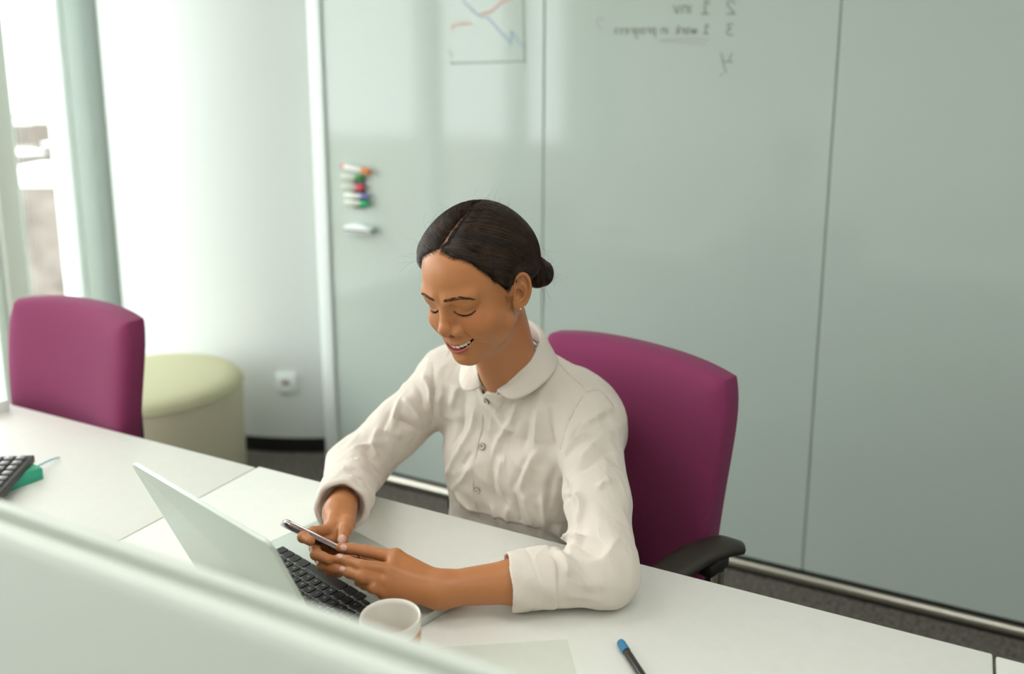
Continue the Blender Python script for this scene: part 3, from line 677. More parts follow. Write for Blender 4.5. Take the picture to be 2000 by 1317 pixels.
def refine(V, Q, mask):
    """split the marked quads 1->4 (and 2->4 at the border through shared edge midpoints); returns quads/ngons and the indices of new vertices"""
    V = list(map(tuple, V)); Fs = []; mid = {}
    def m(a, b):
        k = (a, b) if a < b else (b, a)
        if k not in mid:
            mid[k] = len(V); V.append(tuple((np.array(V[a]) + np.array(V[b])) / 2))
        return mid[k]
    n0 = len(V)
    for q in Q[mask]:
        a, b, c, d = (int(x) for x in q[:4]); ab, bc, cd, da = m(a, b), m(b, c), m(c, d), m(d, a)
        o = len(V); V.append(tuple((np.array(V[a]) + np.array(V[b]) + np.array(V[c]) + np.array(V[d])) / 4))
        Fs += [(a, ab, o, da), (ab, b, bc, o), (o, bc, c, cd), (da, o, cd, d)]
    ng = []
    for q in Q[~mask]:
        q = [int(x) for x in q]; out = []
        for i in range(len(q)):
            a, b = q[i], q[(i + 1) % len(q)]; out.append(a); k = (a, b) if a < b else (b, a)
            if k in mid: out.append(mid[k])
        ng.append(tuple(out))
    return np.array(V), Fs, ng, n0
def raycast(f, px, py, d0=.9, d1=1.8):
    """first hit of a pixel ray with an implicit surface"""
    r = ray(px, py); L = np.linalg.norm(r); t = d0
    for _ in range(160):
        p = CAM + r * t; d = float(f(np.array([p], np.float32))[0])
        if d < .0002: return p
        t += max(d, .0004) * .8 / L
        if t > d1: return None
    return CAM + r * t
# ------------------------------------------------------------------ head (local millimetres: x her left, y forward, z up)
HY, HP, HR = math.radians(-9.0), math.radians(19.0), math.radians(-4.4)
HO = np.array([-.6801, 1.2084, 1.1781])
def _head_rot():
    Mx = np.array([[1, 0, 0], [0, -1, 0], [0, 0, 1.]])
    cr, sr = math.cos(HR), math.sin(HR); Ry = np.array([[cr, 0, sr], [0, 1, 0], [-sr, 0, cr]])
    c, s = math.cos(HP), math.sin(HP); Rx = np.array([[1, 0, 0], [0, c, -s], [0, s, c]])
    c, s = math.cos(HY), math.sin(HY); Rz = np.array([[c, -s, 0], [s, c, 0], [0, 0, 1]])
    return Rz @ Rx @ Ry @ Mx
HRm = _head_rot()
def to_head(P): return ((np.asarray(P) - HO) @ HRm * 1000).astype(np.float32)
def from_head(L): return np.asarray(L, float) / 1000 @ HRm.T + HO

def skull(p):
    """bare head without ears, mm"""
    ax = np.abs(p[:, 0]); q = np.stack([ax, p[:, 1], p[:, 2]], 1)
    d = ell(p, (0, -26, 50), (75.5, 80, 82))
    d = smin(d, ell(p, (0, 22, 46), (63, 63, 70)), 40)           # forehead
    d = smin(d, ell(p, (0, 26, -8), (60, 58, 60)), 22)           # mid face
    d = smin(d, ell(p, (0, 26, -38), (50, 50, 40)), 20)
    d = smin(d, ell(q, (40, 34, -30), (19, 28, 24)), 18)          # lower face
    d = smin(d, rc(q, (9, 65, -72), (47, 10, -42), 14, 14), 18)  # jaw
    d = smin(d, ell(p, (0, 66, -74), (19, 18, 15)), 18)          # chin
    d = smin(d, ell(q, (37, 52, -14), (27, 27, 23)), 16)         # cheek apple
    d = smin(d, ell(p, (0, 60, -42), (34, 28, 28)), 16)          # mouth barrel
    d = smin(d, rc(q, (14, 78, 36), (46, 64.5, 38), 9, 8.5), 14)      # brow ridge
    return d
EYE = dict(c=(31, 60.5, 15), r=14.2)
def lidline(x):
    """height and depth of the closed lash line for |x| (mm)"""
    u = (x - 15.5) / 31.0
    z = 17.0 - 4.5 * u - 26.0 * u * (1 - u)
    return z
def lips(p):
    ax = np.abs(p[:, 0]); zc = p[:, 2] - 14.0 * (ax / 34.0) ** 2 + 1.0
    w = np.clip(1 - (ax / 34.5) ** 2, 0, 1); yl = 88.0 - 17.0 * (ax / 34.0) ** 2
    up = np.sqrt((zc + 42.0 + 1.0 * np.exp(-(ax / 4.0) ** 2)) ** 2 + (p[:, 1] - (yl - .6)) ** 2) - (.8 + 2.0 * w ** .7)
    low = np.sqrt(((zc + 53.8) / 1.0) ** 2 + (p[:, 1] - (yl - 1.2)) ** 2) - (.8 + 3.9 * w ** .8)
    hole = np.sqrt(((zc + 47.4) / (4.3 * w ** .6 + .05)) ** 2 + ((p[:, 1] - yl) / 13.0) ** 2) - 1.0
    hole = hole * 4.0 * np.maximum(w, .12) ** .6
    off = ax > 34; up = np.where(off, 9, up); low = np.where(off, 9, low); hole = np.where(off, 9, hole)
    return up, low, hole
def face(p):
    d = skull(p); m = (p[:, 1] > 8) & (p[:, 2] < 75) & (d < 40) & (d > -25)
    if m.any(): d[m] = face_front(p[m], d[m])
    return d
def face_front(p, d):
    ax = np.abs(p[:, 0]); q = np.stack([ax, p[:, 1], p[:, 2]], 1)
    d = d + 3.6 * gb(q, (19, 84, 23), (8, 14, 10)) + .6 * gb(q, (46, 62, 22), (10, 14, 12))    # sockets
    e = ell(q, EYE['c'], (EYE['r'], EYE['r'], EYE['r']))
    d = smin(d, e, 5)
    d = smin(d, ell(q, (34, 62.5, 26), (17, 13.5, 9)), 9)            # upper lid fullness under the brow
    # nose
    n = rc(p, (0, 78, 30), (0, 94, -4), 7.5, 8.0)
    n = smin(n, ell(p, (0, 95, -11), (10.0, 11.0, 9.5)), 8)
    n = smin(n, ell(q, (14.8, 83.0, -17.6), (8.6, 13.0, 8.0)), 7)
    n = smin(n, rc(p, (0, 97, -17), (0, 86, -25), 5.5, 5.5), 5)
    d = smin(d, n, 9)
    d = d + 1.8 * gb(q, (25.0, 75, -17), (3.0, 10, 9))            # crease beside the wing
    d = smax(d, -ell(q, (6.5, 92, -23.5), (3.6, 5.5, 3.6)), 2.5) # nostrils
    # smile fold
    x0 = ax; zf = p[:, 2]
    fold = np.exp(-((ax - (24 + (-(zf) - 18) * .55)) / 3.2) ** 2) * sstep(-14, -22, zf) * sstep(-54, -40, zf) * (p[:, 1] > 30)
    d = d + 1.3 * fold
    d = d - 1.6 * gb(q, (43, 62, -36), (9, 12, 10))
    # lips: curved with the smile
    up, low, hole = lips(p)
    d = smin(d, up, 3.0); d = smin(d, low, 3.0)
    d = smax(d, -hole, 1.2)
    d = d + 2.2 * gb(p, (0, 90, -64), (17, 12, 4.5))             # below the lower lip
    d = d + .9 * gb(p, (0, 98, -34), (2.6, 9, 5))                # philtrum
    # lash line crease and lid fold
    zl = lidline(ax); on = sstep(15, 19, ax) * sstep(49, 45, ax) * (p[:, 1] > 48)
    d = d + 1.5 * np.exp(-((p[:, 2] - zl + .9) / 1.1) ** 2) * on
    zf2 = zl + 4.2 * np.clip((ax - 16) / 8, 0, 1) + .5
    d = d + .5 * np.exp(-((p[:, 2] - zf2) / .8) ** 2) * on
    d = d - .5 * gb(q, (31, 70, 1.0), (13, 10, 3.5))            # soft pad under the eye
    return d
EARC = np.array([72.5, -13.0, 2.0])
_eR = (rotm('Z', 24) @ rotm('X', -12)).astype(np.float32)   # ear axes: u back, w out, v up
HELIX = spline([(-8, 3.5, 3), (-10, 4, 12), (-9.5, 4.8, 22), (-4, 5.4, 29), (5, 5.6, 31), (12.5, 5.4, 25), (16.3, 5.0, 13), (16, 4.4, 0), (12.5, 3.4, -12), (6, 2.4, -22), (-3, 1.5, -27), (-9.5, .5, -22)], 34)
HELR = np.interp(np.linspace(0, 1, 34), [0, .3, .6, .8, 1], [2.3, 3.0, 3.0, 3.2, 2.6])
ANTI = spline([(-3, 3.4, 11), (3, 4.4, 14), (7.5, 5.0, 8), (8.5, 5.0, -2), (5, 4.8, -11), (-1, 4.0, -14)], 16); ANTR = np.full(16, 2.4)
GROOVE = spline([(4, 8.6, 24), (10.5, 8.4, 19), (12.6, 8.0, 8), (12.2, 7.4, -4), (9, 6.4, -13)], 12)
def ear(p):
    q = np.stack([np.abs(p[:, 0]), p[:, 1], p[:, 2]], 1)
    L = (q - EARC.astype(np.float32))
    # local axes: U toward the back, O outwards, V up; the rim flares out towards the back
    a = math.radians(33); b = math.radians(13)
    U = np.array([math.sin(a), -math.cos(a), 0]); O = np.array([math.cos(a), math.sin(a), 0]); V = np.array([0, 0, 1.0])
    U2 = U * math.cos(b) - V * math.sin(b); V2 = V * math.cos(b) + U * math.sin(b)
    e = np.stack([L @ U2.astype(np.float32), L @ O.astype(np.float32), L @ V2.astype(np.float32)], 1)   # u, o, v
    d = ell(e, (1.5, 1.5, 4), (15.5, 3.4, 28))
    d = smin(d, ell(e, (-4, 1.0, -20), (9, 3.6, 10)), 8)
    d = smin(d, ell(e, (-2, -5.0, -1), (12, 9, 15)), 5)
    d = smin(d, ell(e, (-2, -1.5, 14), (10, 4, 12)), 4)
    d = smax(d, -ell(e, (-3, 7.0, -3), (7.6, 7.6, 10)), 2.0)     # concha
    d = smax(d, -ell(e, (-4, 7.0, 17), (6.5, 5.0, 6.5)), 2.0)    # upper hollow
    d = smin(d, chain(e, HELIX, HELR), 2.0)
    d = smin(d, chain(e, ANTI, ANTR), 2.2)
    d = smax(d, -chain(e, GROOVE, [1.6] * len(GROOVE)), 1.6)
    d = smin(d, ell(e, (-10, 2.6, -4), (3.0, 3.8, 5.5)), 3)      # tragus
    return d
def head_mm(p):
    d = face(p); m = (np.abs(p[:, 0]) > 48) & (np.abs(p[:, 1] + 12) < 60) & (np.abs(p[:, 2]) < 60)
    if m.any(): d[m] = smin(d[m], ear(p[m]), 3.5)
    return d
HEADC = from_head((0, 0, 20))
def headf(P):
    d = np.full(len(P), 0, np.float32); r = np.linalg.norm(P - HEADC, axis=1); near = r < .19
    d[~near] = r[~near] - .15
    if near.any(): d[near] = head_mm(to_head(P[near])) / 1000
    return d
# ------------------------------------------------------------------ the rest of the figure (world metres)
def cj(p, D): return pd(p[0], p[1], D)
SH_R = np.array([-.850, 1.385, .950]); EL_R = np.array([-.985, 1.262, .790]); WR_R = cj((663, 1002), 1.430)
SH_L = np.array([-.553, 1.375, .915]); EL_L = np.array([-.428, 1.140, .790]); WR_L = cj((858, 1152), 1.292)
NECK0 = np.array([-.703, 1.370, .985]); SKB = from_head((0, -28, -40))
PELV = np.array([-.695, 1.53, .56]); CHEST = np.array([-.690, 1.445, .84])
# finger joints: pixel and depth along the view axis, radius in mm
def fing(lst): return [cj(q[:2], q[2]) for q in lst], [q[3] / 1000 for q in lst]
HANDL = dict(
 index=fing([(772, 1089, 1.312, 10.5), (715, 1077, 1.318, 8.6), (686, 1072, 1.319, 7.8), (664, 1070, 1.316, 7.0)]),
 middle=fing([(765, 1114, 1.290, 10.5), (704, 1106, 1.277, 8.8), (680, 1097, 1.286, 7.8), (663, 1091, 1.294, 6.8)]),
 ring=fing([(755, 1136, 1.284, 10.2), (706, 1127, 1.266, 8.4), (683, 1119, 1.276, 7.5), (667, 1114, 1.285, 6.6)]),
 little=fing([(752, 1156, 1.284, 9.5), (728, 1148, 1.268, 7.6), (712, 1142, 1.278, 6.8), (700, 1138, 1.286, 6.0)]),
 thumb=fing([(822, 1128, 1.325, 13), (775, 1110, 1.352, 11), (735, 1099, 1.360, 9.2), (706, 1090, 1.350, 7.6)]))
HANDR = dict(
 index=fing([(646, 1036, 1.372, 10.5), (611, 1040, 1.335, 8.6), (592, 1049, 1.300, 8.0), (606, 1057, 1.286, 7.0)]),
 middle=fing([(650, 1056, 1.366, 10.5), (616, 1070, 1.328, 8.8), (617, 1083, 1.290, 8.0), (642, 1093, 1.287, 7.0)]),
 ring=fing([(656, 1075, 1.366, 10), (626, 1092, 1.328, 8.4), (629, 1104, 1.296, 7.6), (652, 1112, 1.290, 6.6)]),
 little=fing([(662, 1090, 1.370, 9), (641, 1108, 1.336, 7.4), (644, 1116, 1.308, 6.8), (662, 1121, 1.300, 6.0)]),
 thumb=fing([(676, 1012, 1.408, 11), (678, 1024, 1.385, 11.0), (673, 1037, 1.362, 10.5), (668, 1056, 1.345, 8.2)]))
def handf(p, H, wr, el, palm_k=.010):
    """fingers, palm and wrist of one hand"""
    J, Rr = H['index'][0], H['little'][0]
    d = None
    mcps = [H[k][0][0] for k in ('index', 'middle', 'ring', 'little')]; mr = [H[k][1][0] for k in ('index', 'middle', 'ring', 'little')]
    fa = wr + (el - wr) / np.linalg.norm(el - wr) * .012
    for a, r in zip(mcps, mr):
        w = wr + (a - np.mean(mcps, 0)) * .30
        e = rc(p, w, a, .0165, r + .0015); d = e if d is None else smin(d, e, .014)
    for a, b in zip(mcps, mcps[1:]): d = smin(d, rc(p, a, b, .0102, .0102), .006)
    th = H['thumb']
    d = smin(d, rc(p, wr, th[0][0], .019, th[1][0]), .012)
    d = smin(d, rc(p, th[0][0], th[0][1], th[1][0], th[1][1]), .010)
    d = smin(d, chain(p, th[0][1:], th[1][1:], .003), .004)
    d = smin(d, chain(p, [mcps[0], th[0][1]], [.006, .007], 0), .014)          # web between thumb and hand
    for k in ('index', 'middle', 'ring', 'little'):
        P_, r = H[k]; f = chain(p, P_, r, .002)
        for i in (1, 2): f = smin(f, np.linalg.norm(p - P_[i].astype(np.float32), axis=1) - r[i] * 1.0, .003)
        d = smin(d, f, .0035)
    d = smin(d, rc(p, wr, fa, .0205, .0215), .016)
    return d
def bound(P, c, r):
    q = np.linalg.norm(P - np.asarray(c, np.float32), axis=1); return q, q < r
def group(P, c, r, f, d, k):
    q, m = bound(P, c, r + .04)
    e = q - r
    if m.any(): e[m] = np.maximum(f(P[m]), -1)
    else: pass
    far = ~m
    out = np.minimum(d, np.where(far, np.maximum(e, .02), e))
    if m.any(): out[m] = smin(d[m], e[m], k)
    return out
HLC = np.mean([HANDL[k][0][1] for k in HANDL], 0) * .6 + WR_L * .4; HRC = np.mean([HANDR[k][0][1] for k in HANDR], 0) * .6 + WR_R * .4
def neckf(p):
    d = rc(p, NECK0, SKB, .053, .0455)
    d = smin(d, rc(p, from_head((0, 20, -55)), NECK0 + np.array([-.002, -.032, -.02]), .029, .026), .03)     # throat
    for s in (-1, 1):
        d = smin(d, rc(p, from_head((s * 50, -24, -26)), NECK0 + np.array([s * .018, -.042, -.025]), .013, .009), .018)
        d = smin(d, rc(p, NECK0 + np.array([s * .02, .02, .01]), (SH_L if s > 0 else SH_R) + np.array([0, .01, .0]), .042, .022), .05)
        return d
def torsof(p):
    d = rc(p, CHEST + np.array([0, .02, .02]), PELV + np.array([0, 0, .05]), .105, .11)
    d = smin(d, rc(p, CHEST + np.array([.065, .0, .03]), CHEST + np.array([-.065, .0, .03]), .10, .10), .06)
    d = smin(d, rc(p, SH_L + np.array([-.03, .01, -.01]), SH_R + np.array([.03, .01, -.01]), .062, .062), .08)
    for s in (-1, 1): d = smin(d, ell(p, CHEST + np.array([s * .07, -.085, -.03]), (.06, .055, .06)), .04)
    d = smin(d, rc(p, PELV + np.array([.045, .02, 0]), PELV + np.array([-.045, .02, 0]), .105, .105), .06)
    for s, kx in ((1, -.58), (-1, -.80)):
        hip = PELV + np.array([s * .09, .0, -.01]); kn = np.array([kx, 1.10, .50]); an = np.array([kx + s * .02, 1.14, .09]); toe = an + np.array([s * .02, -.14, -.045])
        d = smin(d, rc(p, hip, kn, .085, .06), .04); d = smin(d, rc(p, kn, an, .056, .037), .02); d = smin(d, rc(p, an + np.array([0, .03, -.03]), toe, .035, .028), .03)
    return d
def armf(p, sh, el, wr):
    m = el + (wr - el) * .3
    d = rc(p, sh, el, .038, .024); d = smin(d, rc(p, el, m, .024, .0300), .02); return smin(d, chain(p, [m, el + (wr - el) * .55, wr], [.030, .0315, .0240], .01), .02)
def bodyf(P):
    d = headf(P)
    nk = np.linalg.norm(P - (NECK0 + SKB) / 2, axis=1); m = nk < .32
    if m.any(): d[m] = smin(d[m], neckf(P[m]), .030)
    d[~m] = np.minimum(d[~m], nk[~m] - .25)
    m = P[:, 2] < 1.06
    if m.any(): d[m] = smin(d[m], torsof(P[m]), .03)
    m = (P[:, 2] < 1.06) & (P[:, 2] > .68)
    if m.any():
        q = P[m]; e = smin(d[m], armf(q, SH_R, EL_R, WR_R), .02); d[m] = smin(e, armf(q, SH_L, EL_L, WR_L), .02)
    for H, wr, el, c in ((HANDL, WR_L, EL_L, HLC), (HANDR, WR_R, EL_R, HRC)):
        q = np.linalg.norm(P - c.astype(np.float32), axis=1); m = q < .15
        if m.any(): d[m] = smin(d[m], handf(P[m], H, wr, el), .010)
    return d
import time as _t
_t0 = _t.time()
bl = np.array([-1.12, .86, .0]); bh = np.array([-.34, 1.72, 1.36])
V, Q = surface_net(bodyf, bl, bh, .0030, slack=1.5)
print('body base', len(V), _t.time() - _t0)
cen = V[Q].mean(1)
hl = to_head(cen)
mask = ((np.abs(hl[:, 0]) < 95) & (hl[:, 2] > -105) & (hl[:, 1] > -60) & (hl[:, 2] < 110)) | (np.linalg.norm(cen - HLC, axis=1) < .125) | (np.linalg.norm(cen - HRC, axis=1) < .12)
V, Fs, NG, n0 = refine(V, Q, mask)
Fs = np.array(Fs)
# second split on the middle of the face and the near ear
cen = V[Fs].mean(1); hl = to_head(cen)
m2 = ((np.abs(hl[:, 0]) < 54) & (hl[:, 2] > -92) & (hl[:, 2] < 48) & (hl[:, 1] > 44)) | ((hl[:, 0] > 60) & (np.abs(hl[:, 2]) < 45) & (np.abs(hl[:, 1] + 14) < 38))
V, F2, NG2, n1 = refine(V, Fs, m2)
# ngons of the first ring may border the second: keep them watertight
new = np.arange(n0, len(V))
used = new
V[used] = project(bodyf, V[used], 3, .002)
nearv = np.unique(np.concatenate([np.array(F2).ravel()]))
V[nearv] = project(bodyf, V[nearv], 1, .001)
faces = [tuple(f) for f in F2] + NG2 + NG
body_me = bpy.data.meshes.new('person'); body_me.from_pydata(V.tolist(), [], [tuple(int(i) for i in f) for f in faces]); body_me.update(); body_me.shade_smooth()
print('body', len(V), _t.time() - _t0)
# ------------------------------------------------------------------ skin colours (pigment only), hair, brows, lashes, teeth
HLP = np.array([0, 10, 16, 26, 38.7, 45.3, 54, 58, 64.6, 69, 73, 76, 79, 84, 90, 105, 122, 150, 180.])
HLE = np.array([46, 44, 41, 38, 32, 24, 14, 4, -4.5, -13, -20, -23, -22, -20, -16, -20, -33, -42, -45.])
HC = np.array([0, -10, 40], np.float32)
def hreg(p):
    """degrees inside the hairline (negative on the face)"""
    v = p - HC; phi = np.degrees(np.arctan2(np.abs(v[:, 0]), v[:, 1])); e = np.degrees(np.arctan2(v[:, 2], np.hypot(v[:, 0], v[:, 1])))
    return e - np.interp(phi, HLP, HLE)
def partx(y): return np.interp(y, [-60, -47, -14, 17, 42, 57, 70], [-3, -2, 7, 9, 7, 2, 1])
def hair_t(p):
    de = hreg(p); y = p[:, 1]
    T = 11.0 + 5.5 * sstep(0, -80, y) * sstep(110, 40, p[:, 2]) + 1.5 * sstep(20, -60, y)
    t = T * sstep(-1, 20, de) ** .75 + .6
    dx = p[:, 0] - partx(y); f = sstep(-62, -30, y) * (p[:, 2] > 60)
    t = t * (1 - f * .90 * np.exp(-(dx / 11.0) ** 2))
    t = t - f * 5.0 * np.exp(-(dx / 1.6) ** 2)
    er = np.linalg.norm((np.stack([np.abs(p[:, 0]), p[:, 1], p[:, 2]], 1) - np.array([77, -14, 14], np.float32)) * np.array([.6, 1, 1], np.float32), axis=1)
    t = t * (.12 + .88 * sstep(17, 46, er))
    # broad locks combed back from the part
    ang = np.arctan2(p[:, 2] + 25, -(p[:, 1] + 105)); 
    t = t + .14 * np.sin(ang * 46 + 2.2 * np.sin(ang * 17) + np.sign(dx) * 1.3) * sstep(4, 14, de) * sstep(-120, -70, -np.abs(p[:, 0]) - 60)
    return np.where(de < -1.0, -3.0, t - 3.0 * sstep(1.0, -1.0, de))
def hairf_mm(p): return skull(p) - hair_t(p)
def hairf(P): return hairf_mm(to_head(P)) / 1000
capf = lambda P: hairf(P) + .0010
V, Q = surface_net(capf, HEADC - np.array([.15, .16, .15]), HEADC + np.array([.15, .16, .15]), .0030, slack=2.0)
hl = to_head(V[Q].mean(1)); Q = Q[hreg(hl) > -2.5]
u, inv = np.unique(Q, return_inverse=True); V = project(capf, V[u], 1, .002); Q = inv.reshape(-1, 4)
hair_me = sdf_mesh(V, Q, 'hair')
print('hair cap', len(V), _t.time() - _t0)

def strands(P, r, sides=3):
    """P: (n,k,3) world paths, r: (n,k) radii -> one mesh"""
    n, k, _ = P.shape
    T = np.gradient(P, axis=1); T /= np.linalg.norm(T, axis=2, keepdims=True) + 1e-12
    up = np.broadcast_to(np.array([.31, .47, .83]), T.shape); N = np.cross(T, up); N /= np.linalg.norm(N, axis=2, keepdims=True) + 1e-12; Bn = np.cross(T, N)
    a = np.arange(sides) * 2 * np.pi / sides
    R = P[:, :, None] + r[:, :, None, None] * (np.cos(a)[None, None, :, None] * N[:, :, None] + np.sin(a)[None, None, :, None] * Bn[:, :, None])
    idx = np.arange(n * k * sides).reshape(n, k, sides); nx = np.roll(idx, -1, axis=2)
    F = np.stack([idx[:, :-1], nx[:, :-1], nx[:, 1:], idx[:, 1:]], -1).reshape(-1, 4)
    return R.reshape(-1, 3), F
def strand_mesh(P, r, name, sides=3, shade=None):
    Vv, Fv = strands(P, r, sides); me = bpy.data.meshes.new(name)
    me.vertices.add(len(Vv)); me.vertices.foreach_set('co', Vv.astype(np.float32).ravel())
    me.loops.add(len(Fv) * 4); me.loops.foreach_set('vertex_index', Fv.astype(np.int32).ravel())
    me.polygons.add(len(Fv)); me.polygons.foreach_set('loop_start', np.arange(len(Fv), dtype=np.int32) * 4); me.update(calc_edges=True); me.validate(); me.shade_smooth()
    if shade is not None:
        ca = me.color_attributes.new('tone', 'FLOAT_COLOR', 'POINT'); c = np.repeat(shade, P.shape[1] * sides, axis=0)
        ca.data.foreach_set('color', np.hstack([c, np.ones((len(c), 1))]).astype(np.float32).ravel())
    return me
def on_hair(D, off):
    """directions from HC2 (n,3) -> points on the hair surface plus off mm"""
    lo = np.full(len(D), 30.0); hi = np.full(len(D), 170.0)
    for _ in range(18):
        m_ = (lo + hi) / 2; ins = hairf_mm((HC2 + D * m_[:, None]).astype(np.float32)) < 0; lo = np.where(ins, m_, lo); hi = np.where(ins, hi, m_)
    return HC2 + D * (lo + off)[:, None]
HC2 = np.array([0, -22.0, 42.0])
BUN = np.array([38.0, -112.0, -20.0])
nS, kS = 7500, 12
Pm = np.zeros((nS, kS, 3)); tt = np.linspace(0, 1, kS)
D = np.zeros((nS, kS, 3)); side = np.where(rng.random(nS) < .56, 1, -1)
for i in range(nS):
    s = side[i]; q = rng.random()
    if q < .36:      # anywhere on the scalp
        for _try in range(20):
            dd = rng.normal(0, 1, 3); dd[2] = abs(dd[2]) * 1.0; dd[0] = abs(dd[0]) * s; dd /= np.linalg.norm(dd); root = HC + 100 * dd
            if hreg(root[None].astype(np.float32))[0] > 2 and abs(root[0] - partx(root[1])) > 2: break
        ctl = None
    elif q < .66:      # from the parting
        y = rng.uniform(-60, 60) if rng.random() < .6 else rng.uniform(20, 66); root = np.array([partx(y) + s * rng.uniform(.5, 3.2), y, 110.0 + 22 * (1 - ((y + 10) / 75) ** 2)])
        ctl = None
    elif q < .90:    # from the front hairline
        f = rng.uniform(4, 67); e = np.interp(f, HLP, HLE) + rng.uniform(1.0, 5); cf = math.cos(math.radians(e))
        root = HC + 90 * np.array([s * math.sin(math.radians(f)) * cf, math.cos(math.radians(f)) * cf, math.sin(math.radians(e))])
        ctl = None
    else:            # crown and back
        y = rng.uniform(-118, -60); root = np.array([rng.uniform(-45, 45), y, 120 + (y + 60) * .9])
        ctl = np.array([root[0] * 1.2 + s * 12, -125, 50])
    if ctl is None:
        u_ = (root - HC2) / np.linalg.norm(root - HC2); w_ = (BUN - HC2) / np.linalg.norm(BUN - HC2)
        ctl = HC2 + 95 * (u_ * .5 + w_ * .5 + s * np.array([.20, .0, .0]) * (1 if s > 0 else 2.4) + np.array([0, .05 if s > 0 else -.05, -.05 if s > 0 else .10]))
    a, b, c = root - HC2, ctl - HC2, BUN + rng.normal(0, 7, 3) + np.array([0, 14, 4]) - HC2
    B = (1 - tt)[:, None] ** 2 * a / np.linalg.norm(a) + 2 * (tt * (1 - tt))[:, None] * b / np.linalg.norm(b) + (tt ** 2)[:, None] * c / np.linalg.norm(c)
    D[i] = B / np.linalg.norm(B, axis=1)[:, None]
off = np.repeat(rng.uniform(.05, 1.15, nS), kS) + np.tile(np.sin(tt * 3.1) * .3, nS)
Pm = on_hair(D.reshape(-1, 3), off).reshape(nS, kS, 3)
rad = np.repeat(rng.uniform(.28, .52, nS)[:, None], kS, 1) * np.clip(np.minimum(tt * 6 + .30, (1 - tt) * 6 + .4), 0, 1)[None]
tone = lambda n: (np.array(lin('1F130B')[:3])[None] * rng.uniform(.35, 1.1, (n, 1)) + np.array(lin('583A20')[:3])[None] * (rng.random((n, 1)) ** 4) * .9)
strand_me = strand_mesh(from_head(Pm.reshape(-1, 3)).reshape(nS, kS, 3), rad / 1000, 'hair_strands', 3, tone(nS))

# bun: coiled strands round a core
bax = np.array([.35, -.88, -.30]); bax /= np.linalg.norm(bax); bu = np.cross(bax, [0, 0, 1.0]); bu /= np.linalg.norm(bu); bv = np.cross(bu, bax)
nB, kB = 420, 18
Pb = np.zeros((nB, kB, 3))
for i in range(nB):
    lat = rng.uniform(-1.25, 1.1); a0 = rng.uniform(0, 6.28); aa = a0 + np.linspace(0, rng.uniform(1.6, 3.4), kB); l2 = lat + np.linspace(-.25, .25, kB) * rng.uniform(.4, 1.2)
    R0 = 25.5 + rng.uniform(-.8, 1.0) + 1.6 * np.sin(l2 * 5 + aa)
    Pb[i] = BUN + (R0 * np.cos(l2))[:, None] * (np.cos(aa)[:, None] * bu + np.sin(aa)[:, None] * bv) + (R0 * .85 * np.sin(l2))[:, None] * bax
bun_strand_me = strand_mesh(from_head(Pb.reshape(-1, 3)).reshape(nB, kB, 3), np.full((nB, kB), .00055), 'bun_strands', 3, tone(nB))
def bunf(P):
    p = to_head(P) - BUN.astype(np.float32); e = np.stack([p @ bu, p @ bv, p @ bax], 1); ang = np.arctan2(e[:, 1], e[:, 0])
    return (ell(e, (0, 0, 0), (25, 25, 21.5)) - 1.2 * np.sin(np.arctan2(e[:, 2], np.hypot(e[:, 0], e[:, 1])) * 5 + ang)) / 1000
bc = from_head(BUN); V, Q = surface_net(bunf, bc - .036, bc + .036, .002); bun_me = sdf_mesh(V, Q, 'bun')
# fine loose hairs: hairline down, crown and nape flyaways
F_ = []
def loose(root, dirs, L, curl, k=10):
    p = np.array(root, float); d = np.array(dirs, float); d /= np.linalg.norm(d); out = [p.copy()]; w = rng.normal(0, 1, 3)
    for _ in range(k - 1):
        w = w * .8 + rng.normal(0, .6, 3); d = d + curl * w; d /= np.linalg.norm(d); p = p + d * L / (k - 1); out.append(p.copy())
    return out
for i in range(70):
    a = rng.uniform(0, 6.28); el_ = rng.uniform(.1, 1.3); dd = np.array([math.cos(a) * math.cos(el_), math.sin(a) * math.cos(el_), math.sin(el_)])
    if hreg((HC + 90 * dd)[None].astype(np.float32))[0] < 6: continue
    r0 = on_hair(dd[None], np.array([-.5]))[0]; tang = np.cross(dd, rng.normal(0, 1, 3)); F_.append(loose(r0, dd * .5 + tang * .9 + np.array([0, -.5, 0]), rng.uniform(18, 48), .16))
for i in range(46): 
    dd = rng.normal(0, 1, 3); dd /= np.linalg.norm(dd); dd[1] = -abs(dd[1]); F_.append(loose(BUN + dd * 25, dd + rng.normal(0, .5, 3), rng.uniform(12, 34), .2))
for i in range(10): F_.append(loose(BUN + np.array([4, 2, -22]) + rng.normal(0, 1.5, 3), (rng.normal(0, .06) + .02, -.05, -1), rng.uniform(40, 62), .05))
for i in range(9): F_.append(loose(np.array([-34.0, 62, 92]) + rng.normal(0, 3, 3), (-.9, .5 + rng.normal(0, .3), -.25 + rng.normal(0, .35)), rng.uniform(20, 62), .10))
for i in range(16):
    r0 = np.array([70.5 + rng.uniform(-.5, .6), rng.uniform(9, 20), rng.uniform(4, 16)]); F_.append(loose(r0, (-.10, rng.uniform(-.45, .05), -1), rng.uniform(14, 30), .03))
fl = np.array(F_); fly_me = strand_mesh(from_head(fl.reshape(-1, 3)).reshape(fl.shape), np.full(fl.shape[:2], .00011) * np.linspace(1, .5, fl.shape[1])[None], 'loose_hairs', 3, tone(len(fl)))
